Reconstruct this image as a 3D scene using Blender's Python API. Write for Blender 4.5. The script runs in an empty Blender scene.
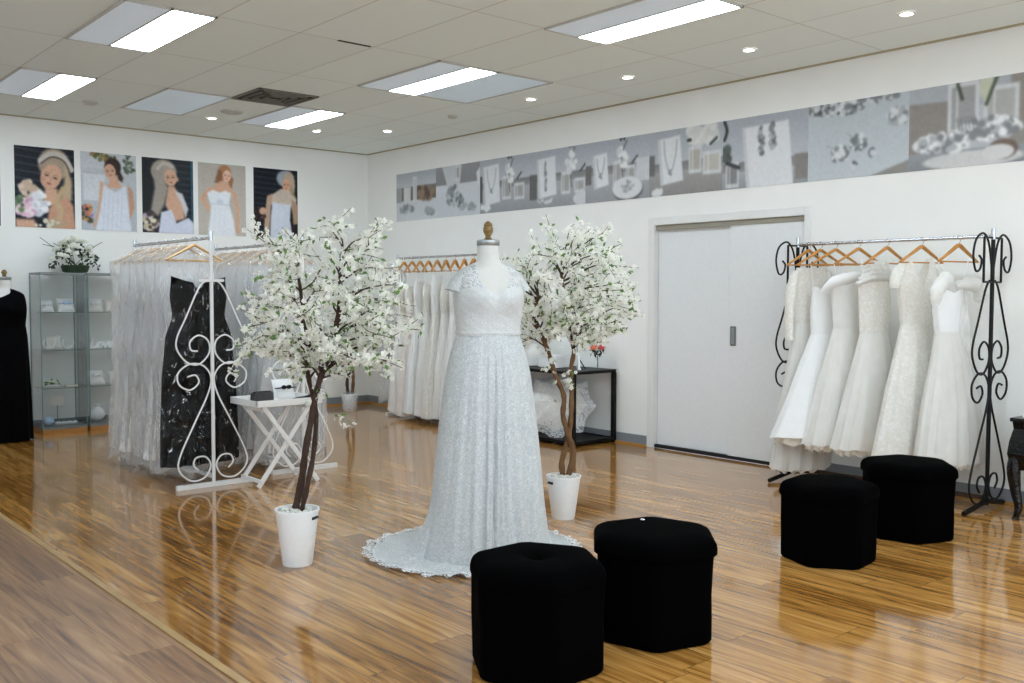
import bpy, math, random
import numpy as np
from mathutils import Vector, Matrix
random.seed(7); rng = np.random.default_rng(11)
C = bpy.context.scene.collection
PI = math.pi
R = math.radians

# ------------------------------------------------------------------ helpers
def lin(c):
    return tuple(((v/255.0)/12.92 if v/255.0 <= .04045 else ((v/255.0+.055)/1.055)**2.4) for v in c)

from mathutils import noise as mn
def crumple(rows,amp,sc,seed=0.):
    out=[]
    for row in rows:
        q=[]
        for p in row:
            v=Vector(p); d=Vector((v.x,v.y,0)); L=d.length or 1
            n=(1-abs(mn.noise(Vector((v.x*sc+seed,v.y*sc,v.z*sc*.6+v.y*sc*.7)))*2.2))*amp+mn.noise(Vector((v.x*sc*2.3,v.y*sc*2.3-seed,v.z*sc*1.6)))*amp*.7
            q.append(tuple(v+d/L*n))
        out.append(q)
    return out
def refine(rows,k):
    out=[]
    for i in range(len(rows)-1):
        for j in range(k):
            out.append([tuple(Vector(a).lerp(Vector(b),j/k)) for a,b in zip(rows[i],rows[i+1])])
    out.append(rows[-1]); return out

class MB:
    """collects verts / faces / material indices into one mesh"""
    def __init__(s): s.v=[]; s.f=[]; s.m=[]
    def add(s, vs, fs, mi=0):
        o=len(s.v); s.v+= [tuple(float(q) for q in p) for p in vs]
        s.f+= [tuple(int(i)+o for i in f) for f in fs]; s.m+=[mi]*len(fs); return s
    def box(s, x0,x1,y0,y1,z0,z1, mi=0):
        vs=[(x0,y0,z0),(x1,y0,z0),(x1,y1,z0),(x0,y1,z0),(x0,y0,z1),(x1,y0,z1),(x1,y1,z1),(x0,y1,z1)]
        fs=[(0,3,2,1),(4,5,6,7),(0,1,5,4),(1,2,6,5),(2,3,7,6),(3,0,4,7)]
        return s.add(vs,fs,mi)
    def bar(s, p, q, w, h, mi=0):
        """rectangular bar from p to q"""
        p=Vector(p); q=Vector(q); d=(q-p).normalized()
        a=d.cross(Vector((0,0,1)))
        if a.length<1e-4: a=Vector((1,0,0))
        a.normalize(); b=d.cross(a).normalized()
        vs=[]
        for c in (p,q):
            for sa,sb in ((-1,-1),(1,-1),(1,1),(-1,1)):
                vs.append(c+a*(sa*w/2)+b*(sb*h/2))
        return s.add(vs,[(3,2,1,0),(4,5,6,7),(0,1,5,4),(1,2,6,5),(2,3,7,6),(3,0,4,7)],mi)
    def tube(s, pts, rad, n=8, mi=0, cap=True, flat=1.0):
        pts=[Vector(p) for p in pts]; m=len(pts)
        if not hasattr(rad,'__len__'): rad=[rad]*m
        vs=[]; fs=[]
        t=(pts[1]-pts[0]).normalized()
        u=t.cross(Vector((0,0,1)))
        if u.length<1e-3: u=Vector((1,0,0))
        u.normalize()
        for i in range(m):
            t=(pts[min(i+1,m-1)]-pts[max(i-1,0)])
            if t.length<1e-9: t=Vector((0,0,1))
            t.normalize()
            u=(u-t*u.dot(t))
            if u.length<1e-5: u=t.orthogonal()
            u.normalize(); w=t.cross(u)
            for k in range(n):
                a=2*PI*k/n
                vs.append(pts[i]+(u*math.cos(a)+w*math.sin(a)*flat)*rad[i])
        for i in range(m-1):
            for k in range(n):
                a=i*n+k; b=i*n+(k+1)%n
                fs.append((a,b,b+n,a+n))
        if cap:
            fs.append(tuple(range(n-1,-1,-1))); fs.append(tuple((m-1)*n+k for k in range(n)))
        return s.add(vs,fs,mi)
    def lathe(s, prof, n=24, c=(0,0,0), mi=0, cap=True):
        vs=[]; fs=[]; m=len(prof)
        for r,z in prof:
            for k in range(n):
                a=2*PI*k/n; vs.append((c[0]+r*math.cos(a),c[1]+r*math.sin(a),c[2]+z))
        for i in range(m-1):
            for k in range(n):
                a=i*n+k; b=i*n+(k+1)%n; fs.append((a,b,b+n,a+n))
        if cap:
            fs.append(tuple(range(n-1,-1,-1))); fs.append(tuple((m-1)*n+k for k in range(n)))
        return s.add(vs,fs,mi)
    def grid(s, P, closed=False, mi=0, flip=False):
        """P: list of rows of points"""
        nr=len(P); nc=len(P[0]); vs=[p for r in P for p in r]; fs=[]
        for i in range(nr-1):
            for k in range(nc if closed else nc-1):
                a=i*nc+k; b=i*nc+(k+1)%nc
                f=(a,b,b+nc,a+nc)
                fs.append(f[::-1] if flip else f)
        return s.add(vs,fs,mi)
    def ball(s, c, rx, ry, rz, n=12, m=8, mi=0):
        P=[]
        for i in range(m+1):
            a=-PI/2+PI*i/m; r=max(math.cos(a),.01)
            P.append([(c[0]+rx*r*math.cos(2*PI*k/n),c[1]+ry*r*math.sin(2*PI*k/n),c[2]+rz*math.sin(a)) for k in range(n)])
        return s.grid(P,True,mi)
    def build(s, name, mats, parent=None, smooth=True, bevel=0, label=None, kind=None):
        me=bpy.data.meshes.new(name); me.from_pydata(s.v,[],s.f); me.update()
        if not isinstance(mats,(list,tuple)): mats=[mats]
        for m in mats: me.materials.append(m)
        me.polygons.foreach_set('material_index', s.m)
        me.polygons.foreach_set('use_smooth',[smooth]*len(s.f))
        if smooth:
            try: me.set_sharp_from_angle(angle=R(50))
            except Exception: pass
        o=bpy.data.objects.new(name,me); C.objects.link(o)
        if parent is not None: o.parent=parent
        if bevel:
            b=o.modifiers.new('bevel','BEVEL'); b.width=bevel; b.segments=2; b.limit_method='ANGLE'; b.angle_limit=R(40)
        if label: o['label']=label
        if kind: o['kind']=kind
        return o

def tag(o,label=None,cat=None,group=None,kind=None):
    if label: o['label']=label
    if cat: o['category']=cat
    if group: o['group']=group
    if kind: o['kind']=kind
    return o
def thing(name,label,cat,loc=(0,0,0),rz=0,group=None):
    o=bpy.data.objects.new(name,None); C.objects.link(o); o.empty_display_size=.1
    o.location=loc; o.rotation_euler=(0,0,rz)
    return tag(o,label,cat,group)
def struct(o): o['kind']='structure'; return o
def dup(root,loc=None,rz=None,label=None,group=None):
    r=root.copy(); C.objects.link(r)
    if loc is not None: r.location=loc
    if rz is not None: r.rotation_euler=(0,0,rz)
    if label: r['label']=label
    if group: r['group']=group
    for ch in root.children:
        c=ch.copy(); C.objects.link(c); c.parent=r
        for g in ch.children:
            d=g.copy(); C.objects.link(d); d.parent=c
    return r
def catmull(pts, k=6, closed=False):
    P=[Vector(p) for p in pts]; out=[]; n=len(P)
    for i in range(n-1):
        p0=P[max(i-1,0)];p1=P[i];p2=P[i+1];p3=P[min(i+2,n-1)]
        for j in range(k):
            t=j/k
            out.append(.5*((2*p1)+(p2-p0)*t+(2*p0-5*p1+4*p2-p3)*t*t+(3*p1-p0-3*p2+p3)*t**3))
    out.append(P[-1]); return out
def interp(x,xs,ys): return float(np.interp(x,xs,ys))

# ------------------------------------------------------------------ materials
def new_mat(name):
    m=bpy.data.materials.new(name); m.use_nodes=True
    nt=m.node_tree; b=nt.nodes['Principled BSDF']; return m,nt,b
def pm(name,col,rough=.5,metal=0,spec=.5,bump=None,sheen=0,coat=0,trans=0,var=None,sub=0):
    """procedural principled material; bump=(scale,strength), var=(scale,colour2,amount)"""
    m,nt,b=new_mat(name); c=lin(col)+(1,)
    b.inputs['Base Color'].default_value=c; b.inputs['Roughness'].default_value=rough
    b.inputs['Metallic'].default_value=metal; b.inputs['Specular IOR Level'].default_value=spec
    b.inputs['Sheen Weight'].default_value=sheen; b.inputs['Coat Weight'].default_value=coat
    b.inputs['Transmission Weight'].default_value=trans
    tc=nt.nodes.new('ShaderNodeTexCoord')
    v=var or (40,tuple(max(0,q*.985) for q in col),.5)
    n=nt.nodes.new('ShaderNodeTexNoise'); n.inputs['Scale'].default_value=v[0]; n.inputs['Detail'].default_value=4
    nt.links.new(tc.outputs['Object'],n.inputs['Vector'])
    r=nt.nodes.new('ShaderNodeValToRGB'); r.color_ramp.elements[0].position=.5-.3*v[2]-.02; r.color_ramp.elements[1].position=.5+.3*v[2]
    r.color_ramp.elements[0].color=lin(v[1])+(1,); r.color_ramp.elements[1].color=c
    nt.links.new(n.outputs['Fac'],r.inputs['Fac']); nt.links.new(r.outputs['Color'],b.inputs['Base Color'])
    if bump:
        n2=nt.nodes.new('ShaderNodeTexNoise'); n2.inputs['Scale'].default_value=bump[0]; n2.inputs['Detail'].default_value=3
        nt.links.new(tc.outputs['Object'],n2.inputs['Vector'])
        bp=nt.nodes.new('ShaderNodeBump'); bp.inputs['Strength'].default_value=bump[1]; bp.inputs['Distance'].default_value=.01
        nt.links.new(n2.outputs['Fac'],bp.inputs['Height']); nt.links.new(bp.outputs['Normal'],b.inputs['Normal'])
    return m
def math_node(nt,op,a,b=None,c=None):
    n=nt.nodes.new('ShaderNodeMath'); n.operation=op
    for i,v in enumerate((a,b,c)):
        if v is None: continue
        if hasattr(v,'links') or hasattr(v,'is_linked'): nt.links.new(v,n.inputs[i])
        else: n.inputs[i].default_value=v
    return n.outputs[0]

M={}
M['wall']=pm('wall_paint',(238,239,236),.85,spec=.2,bump=(180,.04),var=(3,(235,236,233),.6))
M['door']=pm('door_paint',(226,229,230),.45,spec=.4)
M['doorframe']=pm('frame_paint',(228,229,227),.4)
M['track']=pm('door_track',(150,146,132),.5)
M['skirt']=pm('skirting_grey',(128,134,140),.5)
M['timber']=pm('timber_edge',(176,128,62),.4)
M['dark_gap']=pm('gap_shade',(14,14,15),.7)  # near-black stand-in for the shade inside open gaps
M['ceil_trim']=pm('ceiling_angle',(170,160,132),.6)
def ceiling_mat():
    m,nt,b=new_mat('ceiling_tile'); b.inputs['Roughness'].default_value=.9; b.inputs['Specular IOR Level'].default_value=.1
    g=nt.nodes.new('ShaderNodeNewGeometry'); sp=nt.nodes.new('ShaderNodeSeparateXYZ'); nt.links.new(g.outputs['Position'],sp.inputs[0])
    def line(o,off,per,w):
        a=math_node(nt,'ADD',o,-off+per*40); a=math_node(nt,'DIVIDE',a,per); a=math_node(nt,'FRACT',a)
        a=math_node(nt,'SUBTRACT',a,.5); a=math_node(nt,'ABSOLUTE',a); return math_node(nt,'GREATER_THAN',a,.5-w/per)
    l=math_node(nt,'MAXIMUM',line(sp.outputs[0],3.547,1.2,.006),line(sp.outputs[1],-2.333,.6,.006))
    # every panel has its own slight tone
    fx=math_node(nt,'FLOOR',math_node(nt,'DIVIDE',math_node(nt,'ADD',sp.outputs[0],-3.547+48),1.2))
    fy=math_node(nt,'FLOOR',math_node(nt,'DIVIDE',math_node(nt,'ADD',sp.outputs[1],2.333+24),.6))
    cb=nt.nodes.new('ShaderNodeCombineXYZ'); nt.links.new(fx,cb.inputs[0]); nt.links.new(fy,cb.inputs[1])
    wn=nt.nodes.new('ShaderNodeTexWhiteNoise'); nt.links.new(cb.outputs[0],wn.inputs['Vector'])
    r=nt.nodes.new('ShaderNodeValToRGB'); r.color_ramp.elements[0].color=lin((231,240,238))+(1,); r.color_ramp.elements[1].color=lin((235,244,242))+(1,)
    nt.links.new(wn.outputs['Value'],r.inputs['Fac'])
    mx=nt.nodes.new('ShaderNodeMixRGB'); nt.links.new(l,mx.inputs['Fac']); nt.links.new(r.outputs['Color'],mx.inputs[1]); mx.inputs[2].default_value=lin((212,212,206))+(1,)
    nt.links.new(mx.outputs[0],b.inputs['Base Color'])
    n=nt.nodes.new('ShaderNodeTexNoise'); n.inputs['Scale'].default_value=120; nt.links.new(g.outputs['Position'],n.inputs['Vector'])
    bp=nt.nodes.new('ShaderNodeBump'); bp.inputs['Strength'].default_value=.06; bp.inputs['Distance'].default_value=.004
    nt.links.new(n.outputs['Fac'],bp.inputs['Height']); nt.links.new(bp.outputs['Normal'],b.inputs['Normal'])
    return m
M['ceil']=ceiling_mat()
def floor_mat(name,cols,rough,row=.125,length=1.25,streak=1.0,seed=0.0,rvar=.06,coat=0):
    m,nt,b=new_mat(name)
    g=nt.nodes.new('ShaderNodeNewGeometry'); sp=nt.nodes.new('ShaderNodeSeparateXYZ'); nt.links.new(g.outputs['Position'],sp.inputs[0])
    ry=math_node(nt,'DIVIDE',math_node(nt,'ADD',sp.outputs[1],50+seed),row); rf=math_node(nt,'FLOOR',ry)
    w1=nt.nodes.new('ShaderNodeTexWhiteNoise'); w1.noise_dimensions='1D'; nt.links.new(rf,w1.inputs['W'])
    rx=math_node(nt,'DIVIDE',math_node(nt,'ADD',sp.outputs[0],math_node(nt,'MULTIPLY_ADD',w1.outputs['Value'],length,50)),length); xf=math_node(nt,'FLOOR',rx)
    cb=nt.nodes.new('ShaderNodeCombineXYZ'); nt.links.new(xf,cb.inputs[0]); nt.links.new(rf,cb.inputs[1])
    w2=nt.nodes.new('ShaderNodeTexWhiteNoise'); nt.links.new(cb.outputs[0],w2.inputs['Vector'])
    # grain stretched along the plank, moved by a random amount in every plank
    sh=math_node(nt,'MULTIPLY',w2.outputs['Value'],37.0)
    def grain(sx,sy,det,dist):
        c=nt.nodes.new('ShaderNodeCombineXYZ')
        nt.links.new(math_node(nt,'MULTIPLY_ADD',sp.outputs[0],sx,sh),c.inputs[0]); nt.links.new(math_node(nt,'MULTIPLY',sp.outputs[1],sy),c.inputs[1]); nt.links.new(sh,c.inputs[2])
        n=nt.nodes.new('ShaderNodeTexNoise'); n.inputs['Scale'].default_value=1; n.inputs['Detail'].default_value=det; n.inputs['Distortion'].default_value=dist
        nt.links.new(c.outputs[0],n.inputs['Vector']); return n.outputs['Fac']
    g1=grain(1.3,20,6,1.4); g2=grain(3.0,110,3,.2)
    f=math_node(nt,'ADD',math_node(nt,'MULTIPLY',g1,.75*streak),math_node(nt,'MULTIPLY_ADD',g2,.2*streak,.05*streak))
    f=math_node(nt,'ADD',f,math_node(nt,'MULTIPLY_ADD',w2.outputs['Value'],.13,.045))
    f=math_node(nt,'SUBTRACT',f,.5*streak*1.05-.5+.11)
    r=nt.nodes.new('ShaderNodeValToRGB'); e=r.color_ramp.elements
    e[0].position=.28; e[0].color=lin(cols[0])+(1,); e[1].position=.74; e[1].color=lin(cols[-1])+(1,)
    for i,cc in enumerate(cols[1:-1]):
        q=e.new(.28+(.46)*(i+1)/(len(cols)-1)); q.color=lin(cc)+(1,)
    nt.links.new(f,r.inputs['Fac'])
    def gap(o,w):
        a=math_node(nt,'FRACT',o); a=math_node(nt,'ABSOLUTE',math_node(nt,'SUBTRACT',a,.5)); return math_node(nt,'GREATER_THAN',a,.5-w)
    gp=math_node(nt,'MAXIMUM',gap(ry,.0012/row),gap(rx,.0012/length))
    mx=nt.nodes.new('ShaderNodeMixRGB'); nt.links.new(math_node(nt,'MULTIPLY',gp,.75),mx.inputs['Fac']); nt.links.new(r.outputs['Color'],mx.inputs[1]); mx.inputs[2].default_value=lin(tuple(q*.45 for q in cols[0]))+(1,)
    nt.links.new(mx.outputs[0],b.inputs['Base Color'])
    nt.links.new(math_node(nt,'MULTIPLY_ADD',g2,rvar,rough-rvar*.5),b.inputs['Roughness'])
    bp=nt.nodes.new('ShaderNodeBump'); bp.inputs['Strength'].default_value=.06; bp.inputs['Distance'].default_value=.001
    h=math_node(nt,'SUBTRACT',math_node(nt,'MULTIPLY',g1,.15),gp); nt.links.new(h,bp.inputs['Height']); nt.links.new(bp.outputs['Normal'],b.inputs['Normal'])
    b.inputs['Specular IOR Level'].default_value=.5; b.inputs['Coat Weight'].default_value=coat; b.inputs['Coat Roughness'].default_value=rough*.6; b.inputs['Coat IOR'].default_value=1.6
    return m
M['floor']=floor_mat('floor_glossy_laminate',[(86,52,20),(146,100,44),(188,138,72),(214,172,110)],.11,row=.19,length=1.3,coat=.42)
M['floor2']=floor_mat('floor_matt_laminate',[(84,56,34),(126,90,58),(152,114,76),(172,138,100)],.36,row=.19,length=1.3,streak=1.15,seed=.04)
M['strip']=pm('floor_strip',(182,150,98),.35,var=(8,(160,128,80),.8))
M['panel_on']=None
def emis(name,col,s):
    m,nt,b=new_mat(name); b.inputs['Base Color'].default_value=lin(col)+(1,); b.inputs['Emission Color'].default_value=lin(col)+(1,); b.inputs['Emission Strength'].default_value=s; b.inputs['Roughness'].default_value=.5
    return m
LIT=22.0
M['panel_on']=emis('lit_diffuser',(232,245,255),LIT)
M['down_on']=emis('lit_downlight',(255,250,240),14)
M['panel_faint']=pm('faint_glow_diffuser',(214,224,232),.35,var=(120,(206,218,228),.7))
M['panel_faint'].node_tree.nodes['Principled BSDF'].inputs['Emission Color'].default_value=(.75,.87,1,1); M['panel_faint'].node_tree.nodes['Principled BSDF'].inputs['Emission Strength'].default_value=.13  # faint bluish glow added to the diffuser half without a lamp
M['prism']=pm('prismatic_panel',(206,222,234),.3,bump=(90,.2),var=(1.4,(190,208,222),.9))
M['prism'].node_tree.nodes['Principled BSDF'].inputs['Emission Color'].default_value=(.75,.88,1,1); M['prism'].node_tree.nodes['Principled BSDF'].inputs['Emission Strength'].default_value=.12  # bluish glow added to brighten the sheet, which is no lamp
M['alu']=pm('light_frame',(188,188,182),.5)
M['vent']=pm('vent_grey',(120,116,104),.6)
M['ventdark']=pm('vent_dark',(52,48,42),.8)
M['black']=pm('black_powdercoat',(7,7,8),.5,spec=.25)
M['velvet']=pm('black_velvet',(2,2,3),.95,spec=.02,var=(40,(2,2,2),.5))
M['velvet2']=pm('black_crepe',(4,4,6),.9,spec=.06,var=(40,(3,3,4),.5))
M['white_metal']=pm('white_powdercoat',(236,238,238),.35)
M['white_paint']=pm('white_painted_timber',(240,241,240),.4)
M['chrome']=pm('chrome',(215,218,222),.18,metal=1,var=(20,(190,194,200),.5))
M['wood']=pm('hanger_wood',(206,146,70),.4,coat=.2,var=(30,(180,118,48),.7))
M['woodpale']=pm('hanger_wood_pale',(224,186,128),.45,var=(30,(204,160,98),.7))
M['brass']=pm('finial_wood',(142,116,62),.4,var=(60,(92,70,34),.8))
M['manne']=pm('mannequin_linen',(212,212,208),.85,bump=(300,.1))
M['mancap']=pm('neck_plate',(170,176,178),.28,metal=.8)
M['potw']=pm('white_plastic',(238,241,242),.35)
M['hole']=pm('handle_hole',(20,22,24),.8)
M['pebble']=pm('white_pebbles',(222,222,216),.7,bump=(60,.3),var=(40,(190,190,182),.8))
M['bark']=pm('bark_brown',(72,50,38),.85,bump=(90,.6),var=(30,(44,28,20),.8))
M['bark2']=pm('bark_tan',(124,92,58),.85,bump=(90,.6),var=(20,(84,56,32),.9))
M['leaf']=pm('leaf_green',(112,150,72),.6,var=(30,(70,104,46),.9))
M['leafdk']=pm('leaf_dark',(44,66,40),.55,var=(30,(26,42,26),.9))
def cloth_mat(name,col,col2,scale,trl=.25,bump=.3,bs=None,sharp=.5,alpha=None,rough=.75,spec=.2):
    """woven / lace cloth: mottled pattern, a little light through it"""
    m,nt,b=new_mat(name); out=nt.nodes['Material Output']
    b.inputs['Roughness'].default_value=rough; b.inputs['Specular IOR Level'].default_value=spec; b.inputs['Sheen Weight'].default_value=.15
    tc=nt.nodes.new('ShaderNodeTexCoord')
    n=nt.nodes.new('ShaderNodeTexNoise'); n.inputs['Scale'].default_value=scale; n.inputs['Detail'].default_value=3; n.inputs['Distortion'].default_value=1.5
    nt.links.new(tc.outputs['Object'],n.inputs['Vector'])
    vo=nt.nodes.new('ShaderNodeTexVoronoi'); vo.inputs['Scale'].default_value=scale*1.3; vo.feature='DISTANCE_TO_EDGE'; nt.links.new(tc.outputs['Object'],vo.inputs['Vector'])
    f=math_node(nt,'ADD',math_node(nt,'MULTIPLY',n.outputs['Fac'],.8),math_node(nt,'MULTIPLY',vo.outputs['Distance'],.6))
    r=nt.nodes.new('ShaderNodeValToRGB'); r.color_ramp.elements[0].position=.5-.5*sharp+.06; r.color_ramp.elements[1].position=.5+.25*sharp+.06
    r.color_ramp.elements[0].color=lin(col2)+(1,); r.color_ramp.elements[1].color=lin(col)+(1,)
    nt.links.new(f,r.inputs['Fac']); nt.links.new(r.outputs['Color'],b.inputs['Base Color'])
    bp=nt.nodes.new('ShaderNodeBump'); bp.inputs['Strength'].default_value=bump; bp.inputs['Distance'].default_value=.004
    nt.links.new(f,bp.inputs['Height']); nt.links.new(bp.outputs['Normal'],b.inputs['Normal'])
    sh=b.outputs[0]
    if trl:
        t=nt.nodes.new('ShaderNodeBsdfTranslucent'); nt.links.new(r.outputs['Color'],t.inputs['Color'])
        mx=nt.nodes.new('ShaderNodeMixShader'); mx.inputs[0].default_value=trl
        nt.links.new(b.outputs[0],mx.inputs[1]); nt.links.new(t.outputs[0],mx.inputs[2]); sh=mx.outputs[0]
    if alpha:
        lo,amt=alpha
        tr=nt.nodes.new('ShaderNodeBsdfTransparent')
        a=math_node(nt,'LESS_THAN',f,lo); a=math_node(nt,'MULTIPLY_ADD',a,1-amt,0.0) if False else math_node(nt,'MULTIPLY',a,amt)
        m2=nt.nodes.new('ShaderNodeMixShader'); nt.links.new(a,m2.inputs[0]); nt.links.new(sh,m2.inputs[1]); nt.links.new(tr.outputs[0],m2.inputs[2]); sh=m2.outputs[0]
    nt.links.new(sh,out.inputs['Surface']); return m
M['lace']=cloth_mat('white_lace',(220,224,225),(192,198,200),60,.12,.35,sharp=.35)
M['lacebod']=cloth_mat('lace_over_satin',(224,227,227),(208,212,213),60,.1,.2,sharp=.35)
M['laceup']=cloth_mat('sheer_lace',(228,231,232),(206,210,212),70,.1,.3,sharp=.3,alpha=(.44,.35))
M['lacehem']=cloth_mat('lace_edging',(242,243,244),(200,205,208),46,.1,.5,sharp=.3,alpha=(.42,.9))
M['lacec']=cloth_mat('ivory_lace',(248,247,243),(237,235,228),24,.25,.5,sharp=.35)
M['satin']=cloth_mat('white_satin',(247,248,248),(244,245,245),9,.2,.04,rough=.5,spec=.3)
M['tulle']=cloth_mat('white_tulle',(248,248,246),(243,243,240),6,.4,.05)
M['tullec']=cloth_mat('cream_tulle',(244,240,230),(236,230,216),8,.35,.05)
M['pinkish']=cloth_mat('blush_tulle',(246,240,236),(240,233,227),8,.35,.05)
def sheer(name,col,op):
    m,nt,b=new_mat(name); out=nt.nodes['Material Output']
    b.inputs['Base Color'].default_value=lin(col)+(1,); b.inputs['Roughness'].default_value=.8; b.inputs['Alpha'].default_value=op
    tc=nt.nodes.new('ShaderNodeTexCoord'); n=nt.nodes.new('ShaderNodeTexNoise'); n.inputs['Scale'].default_value=9; nt.links.new(tc.outputs['Object'],n.inputs['Vector'])
    nt.links.new(math_node(nt,'MULTIPLY_ADD',n.outputs['Fac'],.5,op-.25),b.inputs['Alpha'])
    return m
M['veil']=sheer('sheer_net',(244,244,242),.5)
def plastic(name,op=.22,tint=(246,248,250),k=1.1,const=None):
    """crumpled clear garment film"""
    m,nt,b=new_mat(name); out=nt.nodes['Material Output']
    tc=nt.nodes.new('ShaderNodeTexCoord'); mp=nt.nodes.new('ShaderNodeMapping'); mp.inputs['Scale'].default_value=(1,1,.45); nt.links.new(tc.outputs['Object'],mp.inputs[0])
    n=nt.nodes.new('ShaderNodeTexNoise'); n.inputs['Scale'].default_value=11; n.inputs['Detail'].default_value=4; n.inputs['Distortion'].default_value=2.5; nt.links.new(mp.outputs[0],n.inputs['Vector'])
    bp=nt.nodes.new('ShaderNodeBump'); bp.inputs['Strength'].default_value=1; bp.inputs['Distance'].default_value=.03; nt.links.new(n.outputs['Fac'],bp.inputs['Height'])
    g=nt.nodes.new('ShaderNodeBsdfGlossy'); g.inputs['Roughness'].default_value=.1; g.inputs['Color'].default_value=(1,1,1,1); nt.links.new(bp.outputs[0],g.inputs['Normal'])
    d=nt.nodes.new('ShaderNodeBsdfDiffuse'); d.inputs['Color'].default_value=lin(tint)+(1,)
    t=nt.nodes.new('ShaderNodeBsdfTransparent'); t.inputs['Color'].default_value=(.995,.997,1,1)
    fr=nt.nodes.new('ShaderNodeFresnel'); fr.inputs['IOR'].default_value=1.5; nt.links.new(bp.outputs[0],fr.inputs['Normal'])
    tl=nt.nodes.new('ShaderNodeBsdfTranslucent'); tl.inputs['Color'].default_value=lin(tint)+(1,); dt=nt.nodes.new('ShaderNodeMixShader'); dt.inputs[0].default_value=.4; nt.links.new(d.outputs[0],dt.inputs[1]); nt.links.new(tl.outputs[0],dt.inputs[2])
    m1=nt.nodes.new('ShaderNodeMixShader'); m1.inputs[0].default_value=op; nt.links.new(t.outputs[0],m1.inputs[1]); nt.links.new(dt.outputs[0],m1.inputs[2])
    m2=nt.nodes.new('ShaderNodeMixShader'); m2.inputs[0].default_value=const or 0
    if const is not None:   # noise patches of strong gloss painted in as crease highlights
        mp2=nt.nodes.new('ShaderNodeMapping'); mp2.inputs['Scale'].default_value=(1,1.3,.75); mp2.inputs['Rotation'].default_value=(.6,0,0); nt.links.new(tc.outputs['Object'],mp2.inputs[0])
        n3=nt.nodes.new('ShaderNodeTexNoise'); n3.inputs['Scale'].default_value=13; n3.inputs['Detail'].default_value=5; n3.inputs['Distortion'].default_value=2.2; nt.links.new(mp2.outputs[0],n3.inputs['Vector'])
        rr=nt.nodes.new('ShaderNodeMapRange'); rr.interpolation_type='SMOOTHSTEP'; rr.inputs['From Min'].default_value=.60; rr.inputs['From Max'].default_value=.72; rr.inputs['To Min'].default_value=const; rr.inputs['To Max'].default_value=.5
        nt.links.new(n3.outputs['Fac'],rr.inputs['Value']); nt.links.new(rr.outputs[0],m2.inputs[0])
    if const is None: nt.links.new(math_node(nt,'MULTIPLY',fr.outputs[0],k),m2.inputs[0])
    nt.links.new(m1.outputs[0],m2.inputs[1]); nt.links.new(g.outputs[0],m2.inputs[2])
    nt.links.new(m2.outputs[0],out.inputs['Surface']); return m
M['film']=plastic('clear_film',.27,k=.6)
M['film_b']=plastic('clear_film_on_black',.002,const=.024)
def glass(name,tint=(253,254,254),op=.1):
    m,nt,b=new_mat(name); out=nt.nodes['Material Output']
    t=nt.nodes.new('ShaderNodeBsdfTransparent'); t.inputs['Color'].default_value=lin(tint)+(1,)
    g=nt.nodes.new('ShaderNodeBsdfGlossy'); g.inputs['Roughness'].default_value=.03
    fr=nt.nodes.new('ShaderNodeFresnel'); fr.inputs['IOR'].default_value=1.45
    m2=nt.nodes.new('ShaderNodeMixShader'); nt.links.new(math_node(nt,'MULTIPLY',fr.outputs[0],.55),m2.inputs[0]); nt.links.new(t.outputs[0],m2.inputs[1]); nt.links.new(g.outputs[0],m2.inputs[2])
    nt.links.new(m2.outputs[0],out.inputs['Surface']); return m
M['glass']=glass('clear_glass')
M['gedge']=pm('glass_edge_green',(110,134,134),.25)
M['cabalu']=pm('cabinet_metal',(120,126,126),.4,metal=.3)
M['cabwood']=pm('cabinet_plinth',(176,124,62),.45,var=(12,(150,100,46),.8))
M['petal']=cloth_mat('blossom_petal',(252,252,250),(244,246,234),60,.4,.05,rough=.7)
M['pink']=cloth_mat('pink_petal',(240,140,130),(226,96,100),60,.2,.05)
M['peach']=cloth_mat('peach_petal',(246,176,140),(236,140,110),60,.2,.05)
M['blackgloss']=pm('black_croc',(6,6,7),.22,spec=.4,bump=(45,.5))
M['sequin']=pm('black_sequins',(18,18,20),.3,spec=.7,bump=(220,.9),var=(160,(60,60,64),.4))
M['blue']=pm('pale_blue_satin',(176,200,226),.5)
M['paper']=pm('small_card',(214,214,206),.8)
def vcol_mat():
    m,nt,b=new_mat('printed_photo'); b.inputs['Roughness'].default_value=.45; b.inputs['Specular IOR Level'].default_value=.25
    a=nt.nodes.new('ShaderNodeVertexColor'); a.layer_name='Col'; nt.links.new(a.outputs['Color'],b.inputs['Base Color']); return m
M['print']=vcol_mat()
M['edge']=pm('board_edge',(225,225,225),.6)

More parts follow.
